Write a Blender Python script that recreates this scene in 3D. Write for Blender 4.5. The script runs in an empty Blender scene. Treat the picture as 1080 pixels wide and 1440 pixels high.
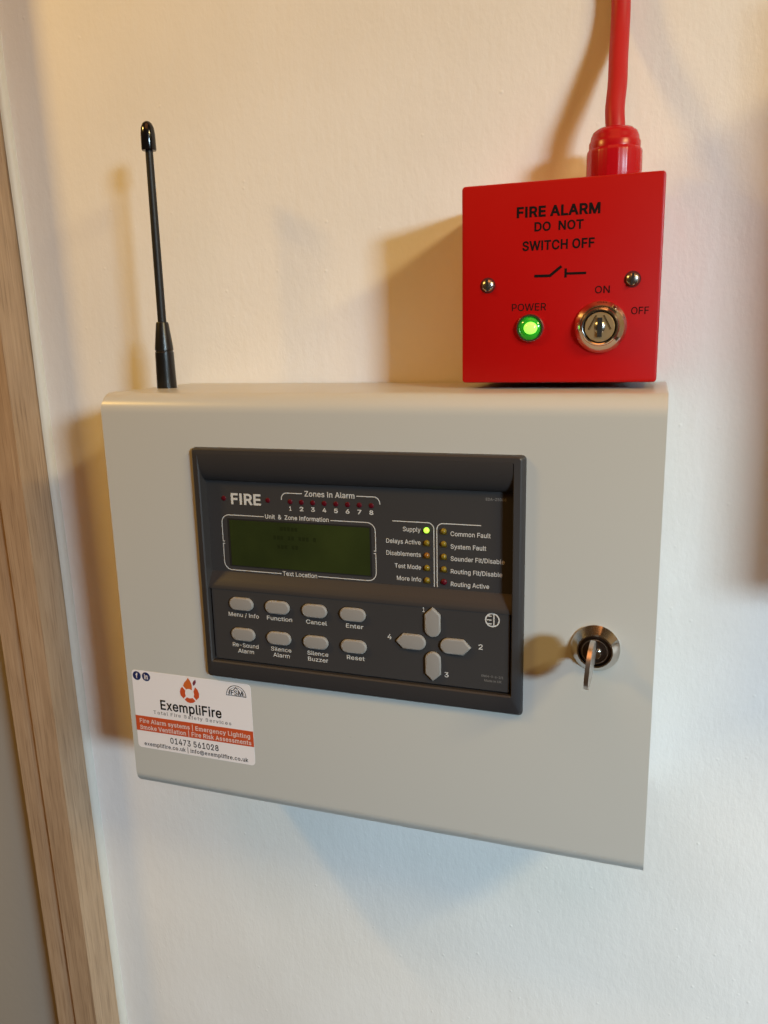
import bpy, bmesh, math
from mathutils import Vector, Matrix
from mathutils.geometry import delaunay_2d_cdt

S = bpy.context.scene
COL = S.collection
PI = math.pi

# ------------------------------------------------------------------ camera
cam_d = bpy.data.cameras.new('camera')
cam = bpy.data.objects.new('camera', cam_d)
COL.objects.link(cam)
S.camera = cam
cam_d.sensor_fit = 'HORIZONTAL'
cam_d.sensor_width = 36.0
cam_d.lens = 36.0 * 1121.86 / 1080.0
cam_d.clip_start = 0.01
cam_d.clip_end = 50
_r = Vector((0.946535, 0.321789, -0.022867))
_u = Vector((-0.048252, 0.211305, 0.976228))
_f = Vector((-0.318971, 0.922931, -0.215535))
cam.matrix_world = Matrix((
    (_r.x, _u.x, -_f.x, 0.270508),
    (_r.y, _u.y, -_f.y, -0.427978),
    (_r.z, _u.z, -_f.z, 0.024676),
    (0, 0, 0, 1)))

# ------------------------------------------------------------------ world and lamps
S.view_settings.view_transform = 'Standard'
S.view_settings.look = 'None'
S.view_settings.exposure = 0.14
S.view_settings.gamma = 1.0
wd = bpy.data.worlds.new('World')
S.world = wd
wd.use_nodes = True
bgn = wd.node_tree.nodes['Background']
bgn.inputs[0].default_value = (1.0, 0.55, 0.25, 1)     # warm light bounced round a lamplit room
bgn.inputs[1].default_value = 0.05


def area(name, loc, aim, power, color, sx, sy):
    l = bpy.data.lights.new(name, 'AREA')
    l.shape = 'RECTANGLE'
    l.size, l.size_y = sx, sy
    l.energy = power
    l.color = color
    o = bpy.data.objects.new(name, l)
    COL.objects.link(o)
    o.location = loc
    d = Vector(aim) - Vector(loc)
    o.rotation_euler = d.to_track_quat('-Z', 'Y').to_euler()
    return o


win = area('window_daylight', (2.4, -2.02, 0.55), (0.45, 0, -0.35), 4.1, (0.61, 0.82, 0.97), 0.42, 0.30)
win.data.spread = 0.62          # daylight comes through a deep opening: it favours the lower right of the wall
area('ceiling_lamp', (1.14, -0.68, 0.65), (0.15, 0, 0.0), 7.2, (1.0, 0.75, 0.33), 0.36, 0.06)
area('ceiling_lamp', (-0.66, -0.50, 0.61), (0.15, 0, 0.1), 4.2, (1.0, 0.60, 0.14), 0.17, 0.05)
area('ceiling_glow', (0.3, -1.2, 1.9), (0.1, 0, 0), 12, (1.0, 0.36, 0.10), 1.6, 1.6)


# ------------------------------------------------------------------ materials
def mat(name, base, rough=0.5, metal=0.0, spec=0.5, emit=None, estr=0.0, coat=0.0, trans=0.0):
    m = bpy.data.materials.new(name)
    m.use_nodes = True
    b = m.node_tree.nodes['Principled BSDF']
    b.inputs['Base Color'].default_value = (*base, 1)
    b.inputs['Roughness'].default_value = rough
    b.inputs['Metallic'].default_value = metal
    b.inputs['Specular IOR Level'].default_value = spec
    b.inputs['Coat Weight'].default_value = coat
    b.inputs['Transmission Weight'].default_value = trans
    if emit:
        b.inputs['Emission Color'].default_value = (*emit, 1)
        b.inputs['Emission Strength'].default_value = estr
    return m


def nd(m, t, **kw):
    n = m.node_tree.nodes.new(t)
    for k, v in kw.items():
        setattr(n, k, v)
    return n


def lk(m, a, b):
    m.node_tree.links.new(a, b)


def noise(m, scale, detail, coord, stretch=(1, 1, 1), rough=0.5):
    mp = nd(m, 'ShaderNodeMapping')
    mp.inputs['Scale'].default_value = stretch
    lk(m, coord, mp.inputs['Vector'])
    n = nd(m, 'ShaderNodeTexNoise')
    n.inputs['Scale'].default_value = scale
    n.inputs['Detail'].default_value = detail
    n.inputs['Roughness'].default_value = rough
    lk(m, mp.outputs[0], n.inputs['Vector'])
    return n.outputs['Fac']


def ramp(m, fac, stops):
    r = nd(m, 'ShaderNodeValToRGB')
    el = r.color_ramp.elements
    while len(el) < len(stops):
        el.new(0.5)
    for e, (p, c) in zip(el, stops):
        e.position = p
        e.color = (*c, 1)
    lk(m, fac, r.inputs[0])
    return r.outputs[0]


def bump(m, height, strength, dist, prev=None):
    b = nd(m, 'ShaderNodeBump')
    b.inputs['Strength'].default_value = strength
    b.inputs['Distance'].default_value = dist
    lk(m, height, b.inputs['Height'])
    if prev is not None:
        lk(m, prev, b.inputs['Normal'])
    return b.outputs[0]


def bsdf(m):
    return m.node_tree.nodes['Principled BSDF']


def coord(m):
    return nd(m, 'ShaderNodeTexCoord').outputs['Object']


def fine(m, scale, strength, dist, rlo=None, rhi=None):
    """fine grain: a little relief, and roughness that wanders"""
    c = coord(m)
    lk(m, bump(m, noise(m, scale, 3, c), strength, dist), bsdf(m).inputs['Normal'])
    if rlo is not None:
        mr = nd(m, 'ShaderNodeMapRange')
        mr.inputs['To Min'].default_value = rlo
        mr.inputs['To Max'].default_value = rhi
        lk(m, noise(m, 25, 5, c, rough=0.65), mr.inputs['Value'])
        lk(m, mr.outputs[0], bsdf(m).inputs['Roughness'])
    return m


# painted plaster: roller stipple with vertical drag, small nibs, a few dark chips
M_wall = mat('painted_plaster', (0.8, 0.78, 0.75), 0.62, spec=0.35)
_c = coord(M_wall)
_n1 = noise(M_wall, 210, 4, _c, (1, 1, 0.45), 0.6)
_n2 = noise(M_wall, 620, 3, _c, (1, 1, 0.7))
_n3 = noise(M_wall, 28, 4, _c, (1, 1, 0.6))
_v = nd(M_wall, 'ShaderNodeTexVoronoi')
_v.inputs['Scale'].default_value = 75
lk(M_wall, _c, _v.inputs['Vector'])
_nib = ramp(M_wall, _v.outputs['Distance'], [(0.0, (1, 1, 1)), (0.085, (0, 0, 0))])
_b = bump(M_wall, _n3, 0.3, 0.0014)
_b = bump(M_wall, _n1, 0.42, 0.0006, _b)
_b = bump(M_wall, _n2, 0.35, 0.0002, _b)
_b = bump(M_wall, _nib, 0.28, 0.0005, _b)
lk(M_wall, _b, bsdf(M_wall).inputs['Normal'])
_v2 = nd(M_wall, 'ShaderNodeTexVoronoi')
_v2.inputs['Scale'].default_value = 14
lk(M_wall, _c, _v2.inputs['Vector'])
_chip = ramp(M_wall, _v2.outputs['Distance'], [(0.0, (0.8, 0.8, 0.8)), (0.007, (0.6, 0.6, 0.6)), (0.012, (0, 0, 0))])
_tone = ramp(M_wall, noise(M_wall, 9, 5, _c), [(0.3, (0.755, 0.735, 0.70)), (0.7, (0.815, 0.80, 0.775))])
_mx = nd(M_wall, 'ShaderNodeMixRGB')
_mx.inputs['Color2'].default_value = (0.34, 0.26, 0.17, 1)
lk(M_wall, _chip, _mx.inputs['Fac'])
lk(M_wall, _tone, _mx.inputs['Color1'])
lk(M_wall, _mx.outputs[0], bsdf(M_wall).inputs['Base Color'])

M_gloss = fine(mat('cream_sealant', (0.60, 0.58, 0.52), 0.5), 160, 0.3, 0.0006)

M_wood = mat('oak_laminate', (0.4, 0.24, 0.12), 0.42, spec=0.4)
_c = coord(M_wood)
_g1 = noise(M_wood, 95, 6, _c, (1, 1, 0.07), 0.72)         # broad figure
_g2 = noise(M_wood, 520, 5, _c, (1, 1, 0.035), 0.7)      # fibres
_g3 = noise(M_wood, 12, 4, _c, (1, 1, 0.4))               # board to board tone
_g4 = noise(M_wood, 900, 2, _c, (1, 1, 0.03))             # pores
_m1 = nd(M_wood, 'ShaderNodeMath', operation='MULTIPLY_ADD')
lk(M_wood, _g2, _m1.inputs[0])
_m1.inputs[1].default_value = 0.9
lk(M_wood, _g1, _m1.inputs[2])
_m2 = nd(M_wood, 'ShaderNodeMath', operation='MULTIPLY_ADD')
lk(M_wood, _g3, _m2.inputs[0])
_m2.inputs[1].default_value = 0.7
lk(M_wood, _m1.outputs[0], _m2.inputs[2])
_mr = nd(M_wood, 'ShaderNodeMapRange')
_mr.inputs['From Min'].default_value = 0.92
_mr.inputs['From Max'].default_value = 1.68
lk(M_wood, _m2.outputs[0], _mr.inputs['Value'])
_col = ramp(M_wood, _mr.outputs[0], [(0.0, (0.26, 0.17, 0.10)), (0.3, (0.35, 0.235, 0.145)), (0.55, (0.41, 0.28, 0.175)), (0.8, (0.46, 0.325, 0.21)), (1.0, (0.50, 0.37, 0.25))])
_pm = nd(M_wood, 'ShaderNodeMixRGB', blend_type='MULTIPLY')
_pm.inputs['Fac'].default_value = 0.55
lk(M_wood, _col, _pm.inputs['Color1'])
lk(M_wood, ramp(M_wood, _g4, [(0.33, (0.55, 0.5, 0.45)), (0.45, (1, 1, 1))]), _pm.inputs['Color2'])
lk(M_wood, _pm.outputs[0], bsdf(M_wood).inputs['Base Color'])
lk(M_wood, bump(M_wood, _g2, 0.4, 0.0004), bsdf(M_wood).inputs['Normal'])

M_cab = fine(mat('cream_grey_powder_coat', (0.485, 0.484, 0.456), 0.36, spec=0.45), 900, 0.12, 0.0001, 0.24, 0.36)
M_bezel = fine(mat('charcoal_plastic', (0.034, 0.0312, 0.0315), 0.42, spec=0.45), 1300, 0.25, 0.00008, 0.36, 0.5)
M_plate = fine(mat('graphite_membrane', (0.038, 0.0365, 0.0375), 0.5, spec=0.4), 1500, 0.2, 0.00006, 0.42, 0.56)
M_print = mat('pale_grey_print', (0.55, 0.54, 0.52), 0.6)
M_dim = mat('dim_grey_print', (0.22, 0.21, 0.20), 0.6)
M_button = fine(mat('warm_grey_rubber', (0.255, 0.242, 0.228), 0.6), 700, 0.15, 0.0001)
M_lcd = mat('lcd_green', (0.018, 0.026, 0.005), 0.16, spec=0.4)
_c = coord(M_lcd)
lk(M_lcd, ramp(M_lcd, noise(M_lcd, 28, 3, _c), [(0.3, (0.019, 0.028, 0.008)), (0.7, (0.031, 0.043, 0.011))]), bsdf(M_lcd).inputs['Base Color'])
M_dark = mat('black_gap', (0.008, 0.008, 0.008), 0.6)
M_redled = mat('dark_red_lens', (0.085, 0.003, 0.009), 0.4, spec=0.25)
M_amber = mat('amber_lens', (0.20, 0.135, 0.01), 0.3)
M_orange = mat('orange_lens', (0.24, 0.095, 0.01), 0.3)
M_amberdk = mat('amber_lens_base', (0.07, 0.042, 0.006), 0.4)
M_greenled = mat('lit_green_lens', (0.25, 0.5, 0.05), 0.3, emit=(0.42, 1.0, 0.06), estr=1.5)
M_red = fine(mat('red_powder_coat', (0.40, 0.003, 0.003), 0.42, spec=0.25), 900, 0.1, 0.0001, 0.30, 0.42)
M_redpl = mat('red_nylon', (0.42, 0.0025, 0.008), 0.27, spec=0.4)
M_cable = fine(mat('red_cable_sheath', (0.42, 0.010, 0.013), 0.45, spec=0.3), 500, 0.12, 0.0002)
M_ink = mat('black_ink', (0.006, 0.003, 0.003), 0.6, spec=0.15)
M_ink2 = mat('worn_black_ink', (0.022, 0.003, 0.003), 0.6, spec=0.15)
M_chrome = mat('chrome', (0.72, 0.70, 0.67), 0.13, metal=1.0)
M_satin = fine(mat('satin_nickel', (0.52, 0.49, 0.45), 0.26, metal=1.0), 800, 0.2, 0.0001)
M_brass = fine(mat('warm_brass', (0.72, 0.54, 0.29), 0.42, metal=0.9), 900, 0.3, 0.0001)
M_keymetal = fine(mat('nickel_silver_key', (0.66, 0.63, 0.60), 0.32, metal=1.0), 700, 0.3, 0.0001)
M_greenpower = mat('power_lens', (0.02, 0.35, 0.02), 0.15, emit=(0.04, 0.6, 0.02), estr=0.10)
M_greencore = mat('power_lens_core', (0.3, 0.8, 0.1), 0.2, emit=(0.30, 1.0, 0.08), estr=1.3)
M_black = mat('black_plastic', (0.006, 0.006, 0.006), 0.33, spec=0.5)
M_rubber = mat('black_rubber', (0.008, 0.0075, 0.0075), 0.5, spec=0.4)
M_cap = mat('black_gloss_cap', (0.005, 0.005, 0.006), 0.15, spec=0.5)
M_paper = mat('white_vinyl', (0.76, 0.73, 0.745), 0.35)
M_fire = mat('orange_red_ink', (0.52, 0.075, 0.02), 0.4)
M_fire2 = mat('orange_ink', (0.55, 0.125, 0.025), 0.4)
M_maroon = mat('maroon_ink', (0.17, 0.03, 0.05), 0.4)
M_navy = mat('navy_ink', (0.012, 0.022, 0.10), 0.4)
M_white = mat('white_ink', (0.66, 0.60, 0.58), 0.45)
M_blk = mat('near_black_ink', (0.008, 0.0075, 0.008), 0.5, spec=0.2)

# ------------------------------------------------------------------ object helpers
BASE = {}          # object name -> world position of its origin


def thing(name, loc, label, cat, group=None):
    o = bpy.data.objects.new(name, None)
    COL.objects.link(o)
    o.location = loc
    o.empty_display_size = 0.02
    o['label'] = label
    o['category'] = cat
    if group:
        o['group'] = group
    BASE[o.name] = Vector(loc)
    return o


def obj(name, bm, material, parent=None, at=(0, 0, 0), smooth=None, label=None, kind=None):
    """one mesh object; bm in coordinates round the world point «at»"""
    me = bpy.data.meshes.new(name)
    bmesh.ops.recalc_face_normals(bm, faces=bm.faces)
    bm.to_mesh(me)
    bm.free()
    me.materials.append(material)
    if smooth is not None:
        for p in me.polygons:
            p.use_smooth = True
        me.set_sharp_from_angle(angle=math.radians(smooth))
    return place(name, me, parent, at, label, kind)


def place(name, me, parent=None, at=(0, 0, 0), label=None, kind=None):
    o = bpy.data.objects.new(name, me)
    COL.objects.link(o)
    at = Vector(at)
    BASE[o.name] = at
    if parent:
        o.parent = parent
        o.location = at - BASE[parent.name]
    else:
        o.location = at
    if label:
        o['label'] = label
    if kind:
        o['kind'] = kind
    return o


def box(bm, x0, x1, y0, y1, z0, z1):
    v = [bm.verts.new((x, y, z)) for x in (x0, x1) for y in (y0, y1) for z in (z0, z1)]
    for f in ((0, 1, 3, 2), (4, 6, 7, 5), (0, 4, 5, 1), (2, 3, 7, 6), (0, 2, 6, 4), (1, 5, 7, 3)):
        bm.faces.new([v[i] for i in f])
    return bm


def bevel(bm, w, seg=2, angle=30):
    es = [e for e in bm.edges if len(e.link_faces) == 2 and e.calc_face_angle(0) > math.radians(angle)]
    bmesh.ops.bevel(bm, geom=es, offset=w, segments=seg, profile=0.5, affect='EDGES')
    return bm


def lathe(bm, prof, axis='y', n=40, center=(0, 0, 0), closed_ends=True):
    """prof: list of (radius, height); axis 'y' grows towards the room (-y), 'z' upwards"""
    rings = []
    for r, h in prof:
        ring = []
        for i in range(n):
            a = 2 * PI * i / n
            if axis == 'y':
                p = (center[0] + r * math.cos(a), center[1] - h, center[2] + r * math.sin(a))
            else:
                p = (center[0] + r * math.cos(a), center[1] + r * math.sin(a), center[2] + h)
            ring.append(bm.verts.new(p))
        rings.append(ring)
    for a, b in zip(rings, rings[1:]):
        for i in range(n):
            bm.faces.new((a[i], a[(i + 1) % n], b[(i + 1) % n], b[i]))
    if closed_ends:
        bm.faces.new(rings[0])
        bm.faces.new(rings[-1])
    return bm


def loft(bm, loops, cap0=True, cap1=True):
    """loops of equal length, each a list of (x, y, z)"""
    rs = [[bm.verts.new(p) for p in l] for l in loops]
    n = len(rs[0])
    for a, b in zip(rs, rs[1:]):
        for i in range(n):
            bm.faces.new((a[i], a[(i + 1) % n], b[(i + 1) % n], b[i]))
    if cap0:
        bm.faces.new(rs[0])
    if cap1:
        bm.faces.new(rs[-1])
    return bm


def arc(cx, cz, r, a0, a1, n=6):
    return [(cx + r * math.cos(math.radians(a0 + (a1 - a0) * i / n)), cz + r * math.sin(math.radians(a0 + (a1 - a0) * i / n))) for i in range(n + 1)]


def rrect(x0, x1, z0, z1, r, n=6):
    return (arc(x1 - r, z1 - r, r, 0, 90, n) + arc(x0 + r, z1 - r, r, 90, 180, n) +
            arc(x0 + r, z0 + r, r, 180, 270, n) + arc(x1 - r, z0 + r, r, 270, 360, n))


def inset(pts, d):
    """move a counter-clockwise outline inwards by d"""
    out = []
    n = len(pts)
    for i in range(n):
        p0, p1, p2 = Vector(pts[i - 1]), Vector(pts[i]), Vector(pts[(i + 1) % n])
        e1, e2 = (p1 - p0), (p2 - p1)
        if e1.length < 1e-9:
            e1 = e2
        if e2.length < 1e-9:
            e2 = e1
        n1 = Vector((-e1.y, e1.x)).normalized()
        n2 = Vector((-e2.y, e2.x)).normalized()
        b = n1 + n2
        b = b / max(b.length_squared, 0.2) * 2 * 1.0 / 2 * 2 if False else b.normalized() / max((b.normalized()).dot(n1), 0.45)
        out.append(tuple(p1 + b * d))
    return out


def slab(bm, pts, d0, d1, edge=0.0):
    """flat shape in the wall's plane from depth d0 (back) to d1 (towards the room), edge = rounded rim"""
    loops = [[(x, -d0, z) for x, z in pts]]
    if edge > 0:
        loops.append([(x, -(d1 - edge), z) for x, z in pts])
        i1 = inset(pts, edge * 0.3)
        loops.append([(x, -(d1 - edge * 0.3), z) for x, z in i1])
        i2 = inset(pts, edge)
        loops.append([(x, -d1, z) for x, z in i2])
    else:
        loops.append([(x, -d1, z) for x, z in pts])
    return loft(bm, loops)


def ribbon(bm, pts, w, d, t=0.00008):
    """printed line of width w along pts (x, z) lying on depth d"""
    P = [Vector(p) for p in pts]
    L, Rr = [], []
    for i, p in enumerate(P):
        a = (p - P[i - 1]).normalized() if i else (P[1] - p).normalized()
        b = (P[i + 1] - p).normalized() if i < len(P) - 1 else a
        t_ = (a + b).normalized()
        nn = Vector((-t_.y, t_.x)) * (w / 2) / max(t_.dot(a), 0.4)
        L.append(p + nn)
        Rr.append(p - nn)
    f = [[bm.verts.new((q.x, -d - t, q.y)) for q in s] for s in (L, Rr)]
    for i in range(len(P) - 1):
        bm.faces.new((f[0][i], f[0][i + 1], f[1][i + 1], f[1][i]))
    return bm


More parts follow.
